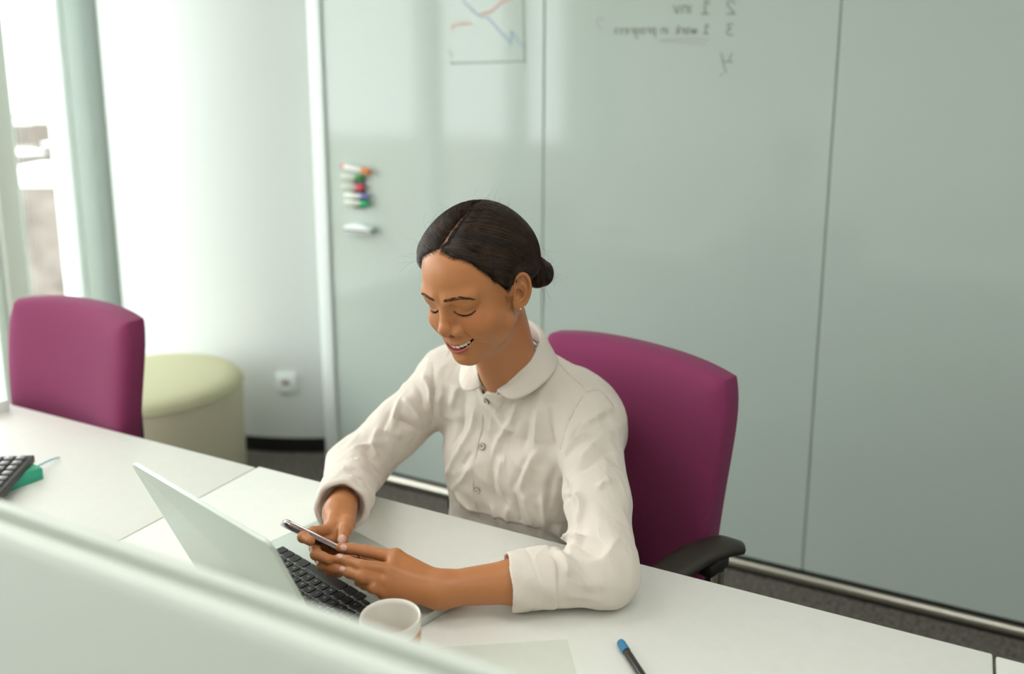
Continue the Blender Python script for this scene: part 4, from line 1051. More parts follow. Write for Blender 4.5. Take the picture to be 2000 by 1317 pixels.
# short hairs along the hairline
def on_face(P, off):
    """push local mm points onto the face surface"""
    P = np.asarray(P, np.float32)
    for _ in range(4):
        d = head_mm(P); g = np.stack([head_mm(P + e) - head_mm(P - e) for e in np.eye(3, dtype=np.float32) * .4], 1) / .8; g /= np.linalg.norm(g, axis=1)[:, None] + 1e-9; P = P - g * (d - off)[:, None]
    return P
nb = 1700; kb_ = 7; Bp = np.zeros((nb, kb_, 3), np.float32)
for i in range(nb):
    s = 1 if rng.random() < .7 else -1; f = rng.uniform(0, 60); e = np.interp(f, HLP, HLE) + 3 - rng.random() ** 2 * 8; fr = math.radians(f)
    de_ = rng.uniform(1, 7); df = rng.uniform(6, 17) * (.5 if f < 6 else (1 if f < 50 else .25))
    for j in range(kb_):
        ee = math.radians(e + de_ * j / (kb_ - 1) * (1 if f < 62 else 1)); ff = fr + math.radians(df * (j / (kb_ - 1)) ** 1.3)
        Bp[i, j] = HC + 92 * np.array([s * math.sin(ff) * math.cos(ee), math.cos(ff) * math.cos(ee), math.sin(ee)])
offb = np.tile(np.linspace(.05, 1.6, kb_), nb)
Bp = on_face(Bp.reshape(-1, 3), offb).reshape(nb, kb_, 3)
baby_me = strand_mesh(from_head(Bp.reshape(-1, 3)).reshape(nb, kb_, 3), np.full((nb, kb_), .00014) * np.linspace(.35, 1, kb_)[None], 'hairline_hairs', 3, tone(nb))
# eyebrows
def brow_me(s):
    up = np.array([(9, 40.5), (20, 43.4), (36, 44.6), (47, 40.4), (57, 31.9)]); lo_ = np.array([(8.5, 35.6), (20, 36.8), (36, 38.6), (47, 36.4), (57.5, 30.8)])
    n = 300; k = 6; out = np.zeros((n, k, 3), np.float32)
    for i in range(n):
        u = rng.random() ** .9; v = rng.random(); x = np.interp(u, [0, 1], [8, 53]); z0 = np.interp(x, lo_[:, 0], lo_[:, 1]); z1 = np.interp(x, up[:, 0], up[:, 1]); z = z0 + (z1 - z0) * v
        L = rng.uniform(4, 7.5); sl = np.interp(x, [9, 18, 34, 46, 56], [1.1, .45, .12, -.35, -.7]) + (.5 - v) * .25
        for j in range(k): t_ = j / (k - 1); out[i, j] = (s * (x + L * t_ * .9), 92.5 - .0085 * x * x, z + L * t_ * sl * .6 - t_ * t_ * .6)
    out = on_face(out.reshape(-1, 3), np.tile(np.linspace(.0, .7, k), n)).reshape(n, k, 3)
    r = np.full((n, k), .00014) * np.linspace(1, .35, k)[None]
    return strand_mesh(from_head(out.reshape(-1, 3)).reshape(n, k, 3), r, 'eyebrow')
def lash_me(s):
    n = 46; k = 7; out = np.zeros((n, k, 3), np.float32); xs_ = np.linspace(17, 46, n)
    base = on_face(np.stack([s * xs_, np.interp(xs_, [15, 30, 47], [80, 79, 66]), lidline(xs_)], 1).astype(np.float32), np.zeros(n))
    for i in range(n):
        fan = (xs_[i] - 27) / 20; L = rng.uniform(4.2, 6.5)
        d = np.array([s * (fan * .8 + rng.normal(0, .08)), .85, -.62]); d /= np.linalg.norm(d)
        for j in range(k): t_ = j / (k - 1); out[i, j] = base[i] + d * L * t_ + np.array([0, 0, 1.6]) * t_ * t_
    a, r = out, np.full((n, k), .00021) * np.linspace(1.0, .3, k)[None]
    Vv, Fv = strands(from_head(a.reshape(-1, 3)).reshape(n, k, 3), r, 3)
    # lash line itself
    lx = np.linspace(15.6, 47.5, 24); b2 = on_face(np.stack([s * lx, np.interp(lx, [15, 30, 47], [80, 79, 66]), lidline(lx) - .5], 1).astype(np.float32), np.full(24, .2))
    rr = .00040 + .00065 * np.sin(np.linspace(.25, math.pi - .05, 24)) ; V2, F2_ = strands(from_head(b2)[None], rr[None], 6)
    me = bpy.data.meshes.new('eyelashes'); me.from_pydata(np.vstack([Vv, V2]).tolist(), [], [tuple(map(int, f)) for f in Fv] + [tuple(int(x) + len(Vv) for x in f) for f in F2_]); me.update(); me.shade_smooth(); return me

# pigment of the skin
co = np.empty(len(body_me.vertices) * 3, np.float32); body_me.vertices.foreach_get('co', co); co = co.reshape(-1, 3)
L_ = to_head(co); ax = np.abs(L_[:, 0]); q = np.stack([ax, L_[:, 1], L_[:, 2]], 1)
c = np.tile(np.array(lin('B4774B')[:3]), (len(co), 1))
def mixc(w, hexc):
    global c
    c = c * (1 - w[:, None]) + np.array(lin(hexc)[:3])[None] * w[:, None]
isface = (L_[:, 1] > 20) & (np.abs(L_[:, 2]) < 140) & (ax < 90)
F1 = isface.astype(float)
mixc(F1 * .34 * gb(q, (43, 58, -10), (20, 26, 15)), 'B05436')
mixc(F1 * .25 * gb(q, (0, 104, -12), (12, 12, 10)), 'B4683F')
mixc(F1 * .40 * gb(q, (31, 72, 20), (17, 14, 9)), '9C6440')
fm = np.where(isface & (L_[:, 2] < -20) & (ax < 40))[0]; lw_ = np.zeros(len(co)); dk_ = np.zeros(len(co))
up_, low_, ho_ = lips(L_[fm]); yl_ = 88.0 - 17.0 * (ax[fm] / 34.0) ** 2
lw_[fm] = sstep(1.3, .5, np.minimum(up_, low_)); dk_[fm] = sstep(yl_ - 3.0, yl_ - 7.0, L_[fm, 1]) * (ho_ < 1.5)
mixc(lw_ * .92, 'A8504A'); mixc(dk_, '3A1512')
mixc(F1 * sstep(-4, 7, hreg(L_)) * .0, '2A1C14')
dep = hreg(L_); ishead = (L_[:, 2] > -60) & (np.linalg.norm(L_ - HC, axis=1) < 125)
dxp = L_[:, 0] - partx(L_[:, 1]); onpart = np.exp(-(dxp / 2.6) ** 2) * (L_[:, 2] > 80) * sstep(-62, -40, L_[:, 1])
near_ear = np.ones(len(co)); em = np.where((ax > 50) & (np.abs(L_[:, 1] + 12) < 50) & (np.abs(L_[:, 2]) < 50))[0]; near_ear[em] = sstep(.8, 3.5, ear(L_[em]))
mixc(ishead * sstep(-3, 5, dep) * (1 - .85 * onpart) * near_ear, '2A1C14')
# inside of the ear and nails a little redder
mixc(.35 * gb(q, (76, -14, 2), (8, 8, 10)), '984628')
ca = body_me.color_attributes.new('skin', 'FLOAT_COLOR', 'POINT'); ca.data.foreach_set('color', np.hstack([c, np.ones((len(c), 1))]).astype(np.float32).ravel())
M_skin = mat('skin', 'B4764A', .36, spec=.32, attr='skin', bump=(900, .10, .0006), sss=(.06, (1.0, .35, .2), .006))
M_hair = mat('dark_brown_hair', '160D08', .75, spec=.08); M_strand = mat('hair_strand', '2A1C12', .38, spec=.35, attr='tone')
M_brow = mat('brow_hair', '3C2C22', .7, spec=.2); M_lash = mat('lash_black', '0E0A08', .9, spec=.05)
person = put('person', body_me, M_skin)
tag(person, 'smiling woman in a white shirt looking down at her phone', 'person')
def child(name, me, m, parent=None, label=None):
    o = put(name, me, m, parent or person)
    if label: o['label'] = label
    return o
hair = child('hair', hair_me, M_hair, label='dark brown hair parted and combed back')
for n_, me_ in (('hair_strands', strand_me), ('loose_hairs', fly_me), ('hairline_hairs', baby_me)): child(n_, me_, M_strand, hair)['kind'] = 'stuff'
bun = child('hair_bun', bun_me, M_hair, hair, 'low bun at the nape'); 
hair['strands'] = 1; del hair['strands']
child('bun_strands', bun_strand_me, M_strand, hair)['kind'] = 'stuff'
for s in (1, -1): child('eyebrow', brow_me(s), M_brow); child('eyelashes', lash_me(s), M_lash)
M_tooth = mat('tooth_enamel', 'F0E8DC', .25, spec=.5)
for sx in (-1, 1):
    for x, w_t, h_t in ((4.1, 8.2, 9.0), (11.4, 6.8, 8.2), (17.4, 6.4, 8.6), (22.6, 5.4, 7.6)):
        bm = bmesh.new(); bm_box(bm, (-w_t / 2000 + .0001, -.003, -h_t / 2000), (w_t / 2000 - .0001, .003, h_t / 2000), .0011, 3)
        me = mesh_of(bm, 'tooth', 60)
        yy = 85.8 - 17.0 * (x / 34.0) ** 2 - 1.8; zz = -45.6 + 14.0 * (x / 34.0) ** 2; tx = math.atan(2 * 17.0 * x / 34.0 ** 2)
        A = Matrix(((math.cos(tx), 0, 0), (0, 1, 0), (0, 0, 1)))
        for v in me.vertices:
            l = np.array([v.co[0] * math.cos(tx) + v.co[1] * math.sin(tx), v.co[1] * math.cos(tx) - v.co[0] * math.sin(tx), v.co[2]]) * 1000
            v.co = from_head(np.array([sx * (x + l[0]), yy + l[1], zz + l[2]]))
        if sx > 0: me.flip_normals()
        child('tooth', me, M_tooth)
# two stud earrings in the near ear
M_stud = mat('pearl_stud', 'E8DCC8', .15, metal=.6)
for px_, py_ in ((1016.8, 603.8), (1024.5, 599.3)):
    h = raycast(headf, px_, py_)
    if h is not None:
        bm = bmesh.new(); bmesh.ops.create_uvsphere(bm, u_segments=12, v_segments=8, radius=.0016, matrix=Matrix.Translation(h)); child('stud_earring', mesh_of(bm, 'stud', 80), M_stud)
print('head parts', _t.time() - _t0)
# ------------------------------------------------------------------ shirt, cuffs, collar, buttons, trousers, shoes, phone, nails
ARMC_L = WR_L + (EL_L - WR_L) * .40; ARMC_R = WR_R + (EL_R - WR_R) * .12
def shirt_base(P):
    d = rc(P, CHEST + np.array([0, .02, .02]), PELV + np.array([0, .0, .04]), .118, .128)
    d = smin(d, rc(P, CHEST + np.array([.070, .0, .035]), CHEST + np.array([-.070, .0, .035]), .106, .106), .06)
    d = smin(d, rc(P, SH_L + np.array([-.03, .008, -.006]), SH_R + np.array([.03, .008, -.006]), .066, .066), .07)
    for s in (-1, 1):
        d = smin(d, rc(P, NECK0 + np.array([s * .03, .02, -.005]), (SH_L if s > 0 else SH_R) + np.array([0, .005, .012]), .055, .046), .045)
        d = smin(d, ell(P, CHEST + np.array([s * .066, -.088, -.03]), (.062, .058, .066)), .05)
    for s in (-1, 1): d = smin(d, rc(P, CHEST + np.array([s * .055 - .003, -.062, -.03]), np.array([-.690 + s * .050, 1.400, .66]), .085, .105), .05)
    aR = smin(rc(P, SH_R, SH_R + (EL_R - SH_R) * .55, .056, .050), rc(P, SH_R + (EL_R - SH_R) * .55, EL_R, .050, .053), .02)
    aR = smin(aR, rc(P, EL_R, WR_R + (EL_R - WR_R) * .22, .051, .046), .03)
    aL = smin(rc(P, SH_L, SH_L + (EL_L - SH_L) * .55, .056, .051), rc(P, SH_L + (EL_L - SH_L) * .55, EL_L, .051, .049), .02)
    aL = smin(aL, rc(P, EL_L, ARMC_L + (EL_L - WR_L) * .2, .047, .042), .02)
    d = smin(d, aR, .028); d = smin(d, aL, .028)
    d = smax(d, (.7415 - P[:, 2]) * np.where(P[:, 1] < 1.275, 1, -9) , .004) if False else d
    return d
def shirtf(P):
    d = shirt_base(P)
    m = (P[:, 2] > .90) & (np.linalg.norm(P - NECK0.astype(np.float32), axis=1) < .24)
    if m.any(): d[m] = smin(d[m], smin(neckf(P[m]), torsof(P[m]), .03) - .0042, .006)
    # rest on the desk top instead of sinking into it
    dk = np.where(P[:, 1] < 1.30, .7408 - P[:, 2], -1.0); d = smax(d, dk.astype(np.float32), .004)
    # neck opening with a V at the front
    pl = (P[:, 2] - (.990 + (P[:, 1] - 1.305) * .46)) * .9
    d = smax(d, np.where(np.abs(P[:, 0] - NECK0[0]) < .13, pl, -1).astype(np.float32), .003)
    d = smax(d, -rc(P, VEE0, VEE1, .003, .030), .003)
    d = np.maximum(d, .50 - P[:, 2])
    for c, e, r in ((ARMC_L, WR_L, .034), (WR_R + (EL_R - WR_R) * .16, WR_R, .036)):
        u = (e - c) / np.linalg.norm(e - c); d = smax(d, -rc(P, c - u * .05, c + u * .12, r, r), .003)
    return d
VEE0 = np.array([-.690, 1.28, .925]); VEE1 = from_head((0, 45, -100))
_v = raycast(lambda P: shirt_base(P), 949, 770); 
if _v is not None: VEE0 = _v
sb = lambda P: shirtf(P)
V, Q = surface_net(sb, (-1.09, 1.0, .50), (-.33, 1.70, 1.09), .0030, slack=1.6)
V = project(sb, V, 1, .002)
def vnormals(V, Q):
    n = np.cross(V[Q[:, 2]] - V[Q[:, 0]], V[Q[:, 3]] - V[Q[:, 1]]); N = np.zeros_like(V)
    for k in range(4): np.add.at(N, Q[:, k], n)
    return N / (np.linalg.norm(N, axis=1)[:, None] + 1e-12)
# folds: pixel polylines on the cloth, height in mm (negative = crease), width in mm
FOLDS = [
 # right sleeve (image left)
 ([(838, 842), (812, 800), (786, 774)], 5.5, 10), ([(834, 852), (800, 830), (768, 812)], -4.0, 8), ([(836, 858), (790, 850), (745, 838)], 4.5, 10),
 ([(826, 728), (840, 756), (842, 800)], 4.0, 8), ([(808, 740), (822, 772), (826, 800)], -3.0, 7), ([(790, 770), (772, 806), (768, 846)], 4.0, 9), ([(764, 800), (750, 835), (752, 862)], -3.0, 8),
 ([(742, 832), (728, 868), (738, 900)], 3.5, 9), ([(718, 856), (722, 890), (742, 915)], -4.0, 9), ([(684, 880), (712, 872), (742, 862)], 4.5, 8),
 ([(672, 905), (705, 915), (742, 950), (748, 972)], 6.0, 9), ([(668, 922), (700, 935), (728, 968)], -5.0, 7), ([(690, 900), (722, 905), (765, 935), (800, 920)], 5.0, 10), ([(700, 898), (740, 928), (778, 950)], -4.0, 8),
 ([(680, 930), (712, 945), (734, 985)], 4.5, 8), ([(760, 930), (800, 905), (832, 870)], -3.5, 10), ([(775, 955), (815, 925), (836, 890)], 3.0, 10),
 # armhole seams
 ([(852, 680), (846, 720), (848, 770), (842, 830)], -2.6, 3.0), ([(1148, 762), (1128, 790), (1106, 835), (1094, 880)], -2.6, 3.0), ([(1148, 762), (1175, 764), (1200, 790)], -1.6, 2.5), ([(1080, 700), (1110, 728), (1148, 762)], -1.8, 2.5),
 # front, her right
 ([(897, 752), (880, 800), (866, 860)], 4.0, 9), ([(912, 755), (905, 820), (880, 880), (862, 930)], -3.0, 9), ([(930, 790), (915, 850), (885, 905), (872, 940)], 4.0, 8), ([(925, 880), (900, 915), (872, 945)], -3.0, 7),
 ([(924, 905), (905, 935), (880, 960)], 3.0, 6), ([(862, 760), (858, 820), (850, 880)], 3.0, 10), ([(890, 960), (905, 985), (925, 1000)], 2.5, 8), ([(858, 905), (875, 950), (890, 990)], -2.5, 9),
 # front, her left
 ([(965, 800), (985, 830), (1008, 845)], 3.5, 8), ([(1010, 780), (1000, 820), (975, 860), (960, 900)], 3.5, 9), ([(1055, 780), (1050, 830), (1046, 870)], 4.5, 8), ([(1040, 785), (1030, 840), (1022, 880)], -3.0, 8), ([(1072, 790), (1075, 840), (1085, 880)], -3.5, 8),
 ([(1052, 875), (1030, 920), (1015, 960)], 4.5, 9), ([(1035, 885), (1010, 930), (1000, 960)], -3.0, 7), ([(985, 885), (978, 930), (985, 970)], 4.0, 9), ([(966, 890), (962, 940), (970, 985)], -2.5, 8), ([(1020, 960), (1030, 990), (1045, 1030)], 4.0, 7), ([(1005, 960), (1012, 1000), (1020, 1030)], -3.0, 7),
 ([(1090, 900), (1075, 950), (1070, 1000)], -4.0, 9), ([(960, 985), (965, 1005), (970, 1025)], 3.0, 6), ([(995, 985), (990, 1010), (995, 1030)], 3.0, 6), ([(1060, 960), (1062, 1000), (1068, 1040)], 3.5, 8),
 # placket
 ([(950, 780), (940, 840), (929, 900), (925, 960), (934, 1012)], -1.5, 2.2),
 # left sleeve (image right)
 ([(1120, 870), (1138, 835), (1165, 815), (1198, 795)], 5.0, 8), ([(1105, 895), (1125, 865), (1150, 850)], 5.0, 7), ([(1110, 870), (1128, 840), (1150, 820)], -4.0, 6), ([(1130, 905), (1160, 870), (1205, 840)], 3.5, 11), ([(1128, 925), (1165, 895), (1208, 880)], -3.0, 9),
 ([(1100, 930), (1110, 970), (1098, 1010)], -4.0, 8), ([(1120, 960), (1135, 985), (1128, 1030)], 4.0, 8), ([(1165, 960), (1178, 945), (1195, 940)], 3.0, 7), ([(1085, 1040), (1115, 1052), (1148, 1056)], 7.0, 9), ([(1082, 1052), (1100, 1072), (1128, 1090)], -6.0, 8), ([(1090, 1022), (1092, 1045), (1105, 1062)], 5.0, 8),
 ([(1088, 1075), (1105, 1100), (1110, 1130)], 4.5, 8), ([(1120, 1060), (1150, 1075), (1185, 1100)], -4.0, 10), ([(1100, 1090), (1135, 1120), (1160, 1160)], 3.0, 9), ([(1062, 1090), (1080, 1110), (1085, 1150)], -3.0, 7), ([(1150, 1100), (1185, 1085), (1208, 1050)], 3.0, 11),
]
N = vnormals(V, Q); disp = np.zeros(len(V))
hits = {}
for L, a, w in FOLDS:
    P = [raycast(shirt_base, *q_) for q_ in L]; P = [p for p in P if p is not None]
    if len(P) < 2: continue
    P = spline(P, 9) if len(P) > 2 else np.array(P)
    c0 = P.mean(0); m = np.linalg.norm(V - c0, axis=1) < np.linalg.norm(P - c0, axis=1).max() + w * .0035
    if not m.any(): continue
    X = V[m]; best = np.full(len(X), 9.0); at_ = np.zeros(len(X)); ns = len(P) - 1
    for i in range(ns):
        ba = P[i + 1] - P[i]; t_ = np.clip((X - P[i]) @ ba / (ba @ ba + 1e-12), 0, 1); dd = np.linalg.norm(X - P[i] - t_[:, None] * ba, axis=1)
        k_ = dd < best; best = np.where(k_, dd, best); at_ = np.where(k_, (i + t_) / ns, at_)
    taper = 1.0 if w < 3.5 else sstep(0, .25, at_) * sstep(1.0, .75, at_) * .85 + .15
    x_ = best / (w / 1000); disp[m] += a / 1000 * (2.2 if w > 3.5 else 1.0) * (.40 * np.exp(-(x_ * 1.15) ** 2) + .60 * np.exp(-2.0 * x_)) * taper
# soft crumpling everywhere
def vnoise(P, f, seed):
    r = np.random.default_rng(seed); out = np.zeros(len(P))
    for _ in range(7):
        k = r.normal(0, 1, 3); k /= np.linalg.norm(k); out += np.sin(P @ k * f * r.uniform(.6, 1.6) + r.uniform(0, 6.28) + 1.7 * np.sin(P @ r.normal(0, 1, 3) * f * .35))
    return out / 7
nz = vnoise(V, 70, 3); n2 = vnoise(V, 100, 9); disp += .0014 * np.sign(nz) * np.abs(nz) ** .8 + .0046 * (.30 - np.abs(n2)) + .0005 * vnoise(V, 210, 5)
V2 = V + N * disp[:, None]
V2[:, 2] = np.where(V2[:, 1] < 1.29, np.maximum(V2[:, 2], .7406), V2[:, 2])
shirt_me = sdf_mesh(V2, Q, 'shirt')
M_shirt = mat('white_cotton', 'D9CFC3', .75, spec=.25, bump=(700, .12, .0006), sheen=.15)
_n = M_shirt.node_tree; _B = _n.nodes['Principled BSDF']; _b0 = [x for x in _n.nodes if x.type == 'BUMP'][0]; _tc = [x for x in _n.nodes if x.type == 'TEX_COORD'][0]
_cn = _n.nodes.new('ShaderNodeTexNoise'); _cn.inputs['Scale'].default_value = 10; _cn.inputs['Detail'].default_value = 2.0; _cn.inputs['Roughness'].default_value = .55; _cn.inputs['Distortion'].default_value = 1.1
_mp = _n.nodes.new('ShaderNodeMapping'); _mp.inputs['Scale'].default_value = (1.0, 1.0, .42); _mp.inputs['Rotation'].default_value = (.3, .25, .2)
_ab = _n.nodes.new('ShaderNodeMath'); _ab.operation = 'SUBTRACT'; _ab.inputs[1].default_value = .5; _a2 = _n.nodes.new('ShaderNodeMath'); _a2.operation = 'ABSOLUTE'
_b2 = _n.nodes.new('ShaderNodeBump'); _b2.inputs['Strength'].default_value = .55; _b2.inputs['Distance'].default_value = -.016
_n.links.new(_tc.outputs['Object'], _mp.inputs[0]); _n.links.new(_mp.outputs[0], _cn.inputs['Vector']); _n.links.new(_cn.outputs['Fac'], _ab.inputs[0]); _n.links.new(_ab.outputs[0], _a2.inputs[0]); _n.links.new(_a2.outputs[0], _b2.inputs['Height'])
_n.links.new(_b0.outputs[0], _b2.inputs['Normal']); _n.links.new(_b2.outputs[0], _B.inputs['Normal'])
shirt = child('shirt', shirt_me, M_shirt, label='white long-sleeved cotton shirt with rolled sleeves')
M_seam = mat('shirt_seam', 'BFB3A3', .85, spec=.1)
for L, a, w in FOLDS:
    if w > 3.5: continue
    P = [raycast(shirt_base, *q_) for q_ in L]; P = [p for p in P if p is not None]
    if len(P) < 3: continue
    P = spline(P, 26); k_ = [int(np.argmin(((V - p) ** 2).sum(1))) for p in P]; S_ = V2[k_] + N[k_] * .0002
    for _ in range(5): S_[1:-1] = (S_[:-2] + 2 * S_[1:-1] + S_[2:]) / 4
    child('seam', tube_mesh([S_], [.0007], 5), M_seam, shirt)
print('shirt', len(V), _t.time() - _t0)

# rolled cuffs: thick double bands
def cuff(a, b, r0, r1, rin, seed, h=.0026):
    u = (b - a) / np.linalg.norm(b - a); up = np.array([0, 0, 1.0]); n1 = np.cross(u, up); n1 /= np.linalg.norm(n1); n2 = np.cross(n1, u)
    def f(P):
        q_ = P - a.astype(np.float32); t_ = q_ @ u.astype(np.float32); L = np.linalg.norm(b - a)
        x = q_ @ n1.astype(np.float32); y = q_ @ n2.astype(np.float32); ang = np.arctan2(y, x)
        r = np.hypot(x, y); wob = .0014 * np.sin(ang * 3 + seed) + .0010 * np.sin(ang * 7 + 2 * seed + t_ * 90)
        ro = r0 + (r1 - r0) * np.clip(t_ / L, 0, 1) + wob
        edge = np.abs(t_ - L / 2) - L / 2 + .0012 * np.sin(ang * 4 + seed)
        d = smax(r - ro, edge, .007)
        d = smax(d, -(r - (rin + wob * .6 - .012 * sstep(.012, .03, t_))), .004)
        d = d + .0012 * np.exp(-((t_ - L * .52 - .004 * np.sin(ang * 2 + seed)) / .0022) ** 2)
        return smax(d, (.7405 - P[:, 2]), .004).astype(np.float32)
    lo = np.minimum(a, b) - .075; hi = np.maximum(a, b) + .075
    Vc, Qc = surface_net(f, lo, hi, .0022, slack=1.8); return sdf_mesh(project(f, Vc, 1, .002), Qc, 'cuff')
child('cuff', cuff(WR_L + (EL_L - WR_L) * .405, WR_L + (EL_L - WR_L) * .68, .0430, .0460, .0385, .7), M_shirt, shirt)
child('cuff', cuff(WR_R + (EL_R - WR_R) * .10, WR_R + (EL_R - WR_R) * .42, .0460, .0500, .0370, 2.1), M_shirt, shirt)

# collar: stand and turned-down leaf with rounded corners
CN = NECK0 + np.array([0, -.010, .050])
def collar(P_out):
    bm = bmesh.new(); rows = []
    for u in np.linspace(-1, 1, 61):
        s = math.copysign(1, u) if u else 1; a = abs(u)                      # a = 1 at the front ends, 0 at the back
        psi = math.radians(180 - a * 172)                                    # 180 back, 12 front
        rx, ry = .0585, .0630 if psi < 1.57 else .0630 - .024 * (1 - a) ** .8
        F = CN + np.array([s * rx * math.sin(psi), -ry * math.cos(psi), .052 * (1 - a) ** 1.0 - .020 * a ** 2 + .004])
        wl = .048 + .016 * a ** 2; end = 1.0 if a < .90 else math.sqrt(max(0, 1 - ((a - .90) / .104) ** 2)); wl *= .30 + .70 * end
        out = np.array([s * math.sin(psi) * .80 + s * .35 * a ** 3, -math.cos(psi) * .80, 0]); out /= np.linalg.norm(out)
        rows.append((F, out, wl, a, s))
    stand, leaf = [], []
    for F, out, wl, a, s in rows:
        col_ = []
        for t_ in (0, .12, .3, .5, .7, .85, 1.0):
            q_ = F + out * wl * (.10 + .90 * t_) * .60 - np.array([0, 0, 1]) * wl * t_ ** 1.15 * .90 + np.array([0, 0, .004 * math.sin(math.pi * min(1, t_ * 2))])
            col_.append(q_)
        inner = [F + np.array([0, 0, .002]), F - np.array([0, 0, .012]) - out * .001, F - np.array([0, 0, .030])]
        rows_pts = inner[::-1] + col_
        leaf.append(rows_pts)
    A = np.array(leaf); sh = A.shape
    X = A.reshape(-1, 3); keep = np.tile(np.arange(sh[1]) >= 3, sh[0])
    d = shirtf(X.astype(np.float32)); g = grad(shirtf, X, .002); g /= np.linalg.norm(g, axis=1)[:, None] + 1e-9
    tgt = np.tile(np.concatenate([[0, 0, 0], np.linspace(.010, .0035, 7)]), sh[0])
    for _ in range(3):
        d = shirtf(X.astype(np.float32)); mv = np.where(keep & (d < tgt), tgt - d, 0); X = X + g * mv[:, None]
    db = bodyf(X.astype(np.float32)); gbod = grad(bodyf, X, .001); gbod /= np.linalg.norm(gbod, axis=1)[:, None] + 1e-9
    X = X + gbod * np.maximum(.0028 - db, 0)[:, None]
    A = X.reshape(sh)
    for _ in range(8): A[1:-1] = (A[:-2] + 2 * A[1:-1] + A[2:]) / 4
    vs = [[bm.verts.new(p) for p in r] for r in A]
    for i in range(sh[0] - 1):
        for j in range(sh[1] - 1): bm.faces.new((vs[i][j], vs[i + 1][j], vs[i + 1][j + 1], vs[i][j + 1]))
    bmesh.ops.recalc_face_normals(bm, faces=bm.faces)
    bmesh.ops.subdivide_edges(bm, edges=bm.edges, cuts=1, use_grid_fill=True, smooth=.6)
    me = bpy.data.meshes.new('collar'); bm.to_mesh(me); bm.free(); me.shade_smooth(); return me
col_o = child('collar', collar(None), M_shirt, shirt, 'rounded turn-down collar')
md = col_o.modifiers.new('thick', 'SOLIDIFY'); md.thickness = .0018; md.offset = 0

# buttons
M_btn = mat('shirt_button', 'CFC4B4', .3, spec=.5); M_hole = mat('button_dark_marks', '5A4E44', .6)
def button(px_, py_, r=.0056):
    h = raycast(shirtf, px_, py_)
    if h is None: return
    g = grad(shirtf, np.array([h]), .004)[0]; g /= np.linalg.norm(g); k = int(np.argmin(np.linalg.norm(V - h, axis=1))); h = h + N[k] * disp[k]
    M = Matrix.Translation(h + g * .0008) @ Vector(g).to_track_quat('Z', 'Y').to_matrix().to_4x4()
    b_ = child('button', lathe([(0, .0012), (r * .62, .0012), (r * .75, .0026), (r * .95, .0026), (r, .0018), (r, 0)], 24, M=M), M_btn, shirt)
    bm = bmesh.new()
    for dx_ in (-.0012, .0012): bm_lathe(bm, [(0, .0018), (.0008, .0018), (.0008, .001)], 8, M @ Matrix.Translation((dx_, 0, 0)))
    rim = [(r, 0), (r * 1.12, .0004), (r * 1.12, .0012), (r, .0016)]  # dark ring round the button's edge, same colour as the hole dots
    bm_lathe(bm, rim, 24, M); child('button_dark_marks', mesh_of(bm), M_hole, shirt)
for q_ in ((951, 783), (942, 872), (932, 958), (946, 1019)): button(*q_)
button(924, 757, .004)

# trousers and shoes (mostly under the desk)
def legsf(P, off=0.0):
    d = rc(P, PELV + np.array([.045, .02, -.01]), PELV + np.array([-.045, .02, -.01]), .112, .112)
    d = smin(d, rc(P, PELV + np.array([.03, .0, .06]), PELV + np.array([-.03, .0, .06]), .118, .118), .03); d = np.maximum(d, P[:, 2] - .66)
    for s, kx in ((1, -.58), (-1, -.80)):
        hip = PELV + np.array([s * .09, .0, -.01]); kn = np.array([kx, 1.10, .50]); an = np.array([kx + s * .02, 1.14, .09])
        d = smin(d, rc(P, hip, kn, .093, .069), .03); d = smin(d, rc(P, kn, an + np.array([0, 0, .02]), .066, .050), .02)
    return np.maximum(d, .075 - P[:, 2]).astype(np.float32)
Vt, Qt = surface_net(legsf, (-.92, .98, .05), (-.34, 1.72, .72), .007, slack=1.7)
child('trousers', sdf_mesh(project(legsf, Vt, 1, .004), Qt, 'trousers'), mat('dark_trousers', '2B2A2E', .85))
for s, kx in ((1, -.58), (-1, -.80)):
    an = np.array([kx + s * .02, 1.14, .09]); toe = an + np.array([s * .02, -.14, -.045])
    f = lambda P, an=an, toe=toe: np.maximum(smin(rc(P, an + np.array([0, .035, -.03]), toe, .041, .034), rc(P, an + np.array([0, .01, .0]), an + np.array([0, .02, -.03]), .040, .042), .02), .002 - P[:, 2]).astype(np.float32)
    Vt, Qt = surface_net(f, an - np.array([.1, .26, .1]), an + np.array([.12, .14, .1]), .005, slack=1.7); child('shoe', sdf_mesh(Vt, Qt, 'shoe'), M_dark if 'M_dark' in globals() else M_lash)

# smartphone in her hands, seen along its edge
PA, PB = pd(706, 1092, 1.318), pd(556, 1018, 1.300)       # lower and upper end of the near long edge
pu = (PB - PA); PL = np.linalg.norm(pu); pu = pu / PL
vw = (PA + PB) / 2 - CAM; vw /= np.linalg.norm(vw); pw = vw - pu * (vw @ pu); pw /= np.linalg.norm(pw); pn = np.cross(pw, pu); pn = pn if pn[2] > 0 else -pn
tl = math.radians(4.0); pw2 = pw * math.cos(tl) - pn * math.sin(tl); pn2 = pn * math.cos(tl) + pw * math.sin(tl)     # tip the screen slightly away from the viewer
PM = Matrix(((pw2[0], pu[0], pn2[0], PA[0]), (pw2[1], pu[1], pn2[1], PA[1]), (pw2[2], pu[2], pn2[2], PA[2]), (0, 0, 0, 1)))
ph = empty('smartphone'); ph.matrix_world = PM; tag(ph, 'slim smartphone held in both hands of the woman', 'smartphone')
bm = bmesh.new(); bm_prism(bm, [(p_[0] + .036, p_[1] + PL / 2) for p_ in rrect(.072, PL, .009)], -.0038, .0038, .0026, 4)
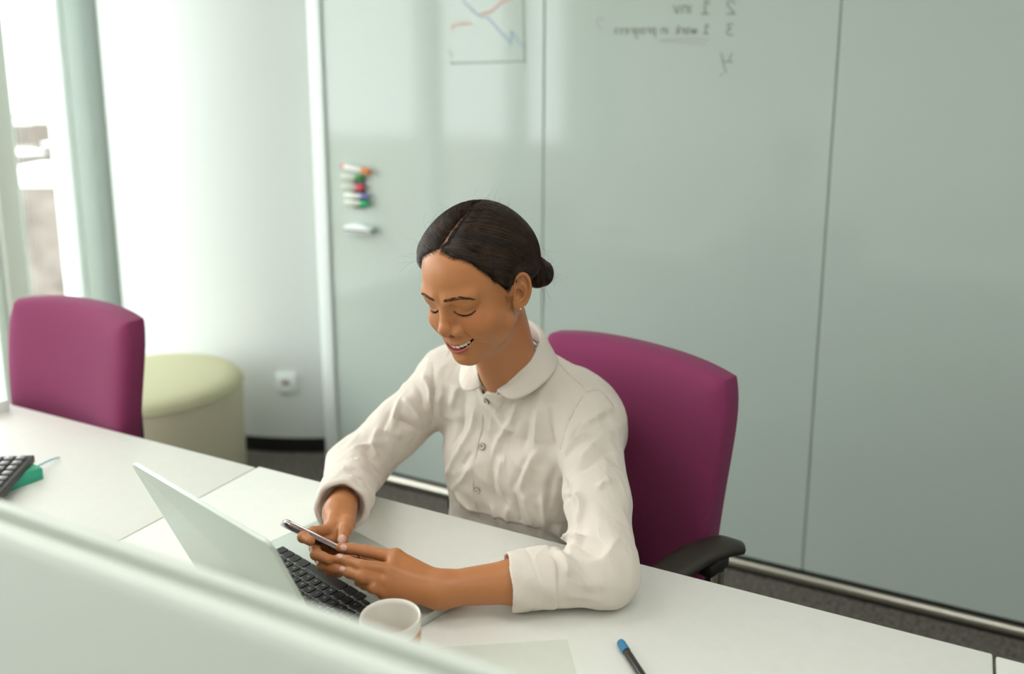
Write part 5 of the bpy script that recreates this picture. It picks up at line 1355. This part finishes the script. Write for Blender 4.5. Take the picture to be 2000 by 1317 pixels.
put('phone_case', mesh_of(bm, 'case', 60), mat('rose_metal', 'B9A6A2', .22, metal=.9), ph)
bm = bmesh.new(); bm_prism(bm, [(p_[0] + .036, p_[1] + PL / 2) for p_ in rrect(.067, PL - .005, .007)], .0036, .0042, .0002, 1)
put('screen', mesh_of(bm, 'scr', 60), mat('phone_screen', '1A1A20', .1, spec=.6), ph)
bm = bmesh.new(); bm_prism(bm, [(p_[0] + .036, p_[1] + PL / 2) for p_ in rrect(.067, PL - .005, .007)], -.0042, -.0036, .0002, 1)
put('back_glass', mesh_of(bm, 'bk', 60), mat('phone_back', '5A4E58', .2, spec=.5), ph)
for a0, a1 in ((.085, .105), (.055, .067)): put('side_button', box((-.0008, a0, -.0009), (.0006, a1, .0009), .0003, 1), mat('phone_button', 'A8989A', .3, metal=.9), ph)

# fingernails
M_nail = mat('fingernail', 'D9A796', .18, spec=.6)
def nail(H, k, px_, py_, w=.0052, l=.0062, dirpx=(-1, 0)):
    h = raycast(bodyf, px_, py_, 1.1, 1.6)
    if h is None: return
    g = grad(bodyf, np.array([h]), .0012)[0]; g /= np.linalg.norm(g)
    tip = H[k][0]; ax_ = tip[3] - tip[2]; ax_ = ax_ - g * (ax_ @ g); ax_ /= np.linalg.norm(ax_) + 1e-9; sx = np.cross(ax_, g)
    bm = bmesh.new(); bmesh.ops.create_uvsphere(bm, u_segments=16, v_segments=10, radius=1.0)
    for v in bm.verts:
        x, y, z = v.co; yy = math.copysign(abs(y) ** .8, y)
        zz = z * .0009 - (x * w) ** 2 / (2 * .0072) - .25 * (y * l) ** 2 / (2 * .012)
        v.co = Vector(h + sx * x * w + ax_ * yy * l + g * (zz + .0003))
    child('fingernail', mesh_of(bm, 'nail', 80), M_nail)
nail(HANDL, 'index', 671, 1070, .0050, .0056); nail(HANDL, 'middle', 663, 1086, .0046, .0056); nail(HANDL, 'ring', 668, 1111, .0045, .0056)
nail(HANDR, 'index', 598, 1052, .0052, .0056); nail(HANDR, 'thumb', 668, 1053, .0066, .0068)
print('all', _t.time() - _t0)
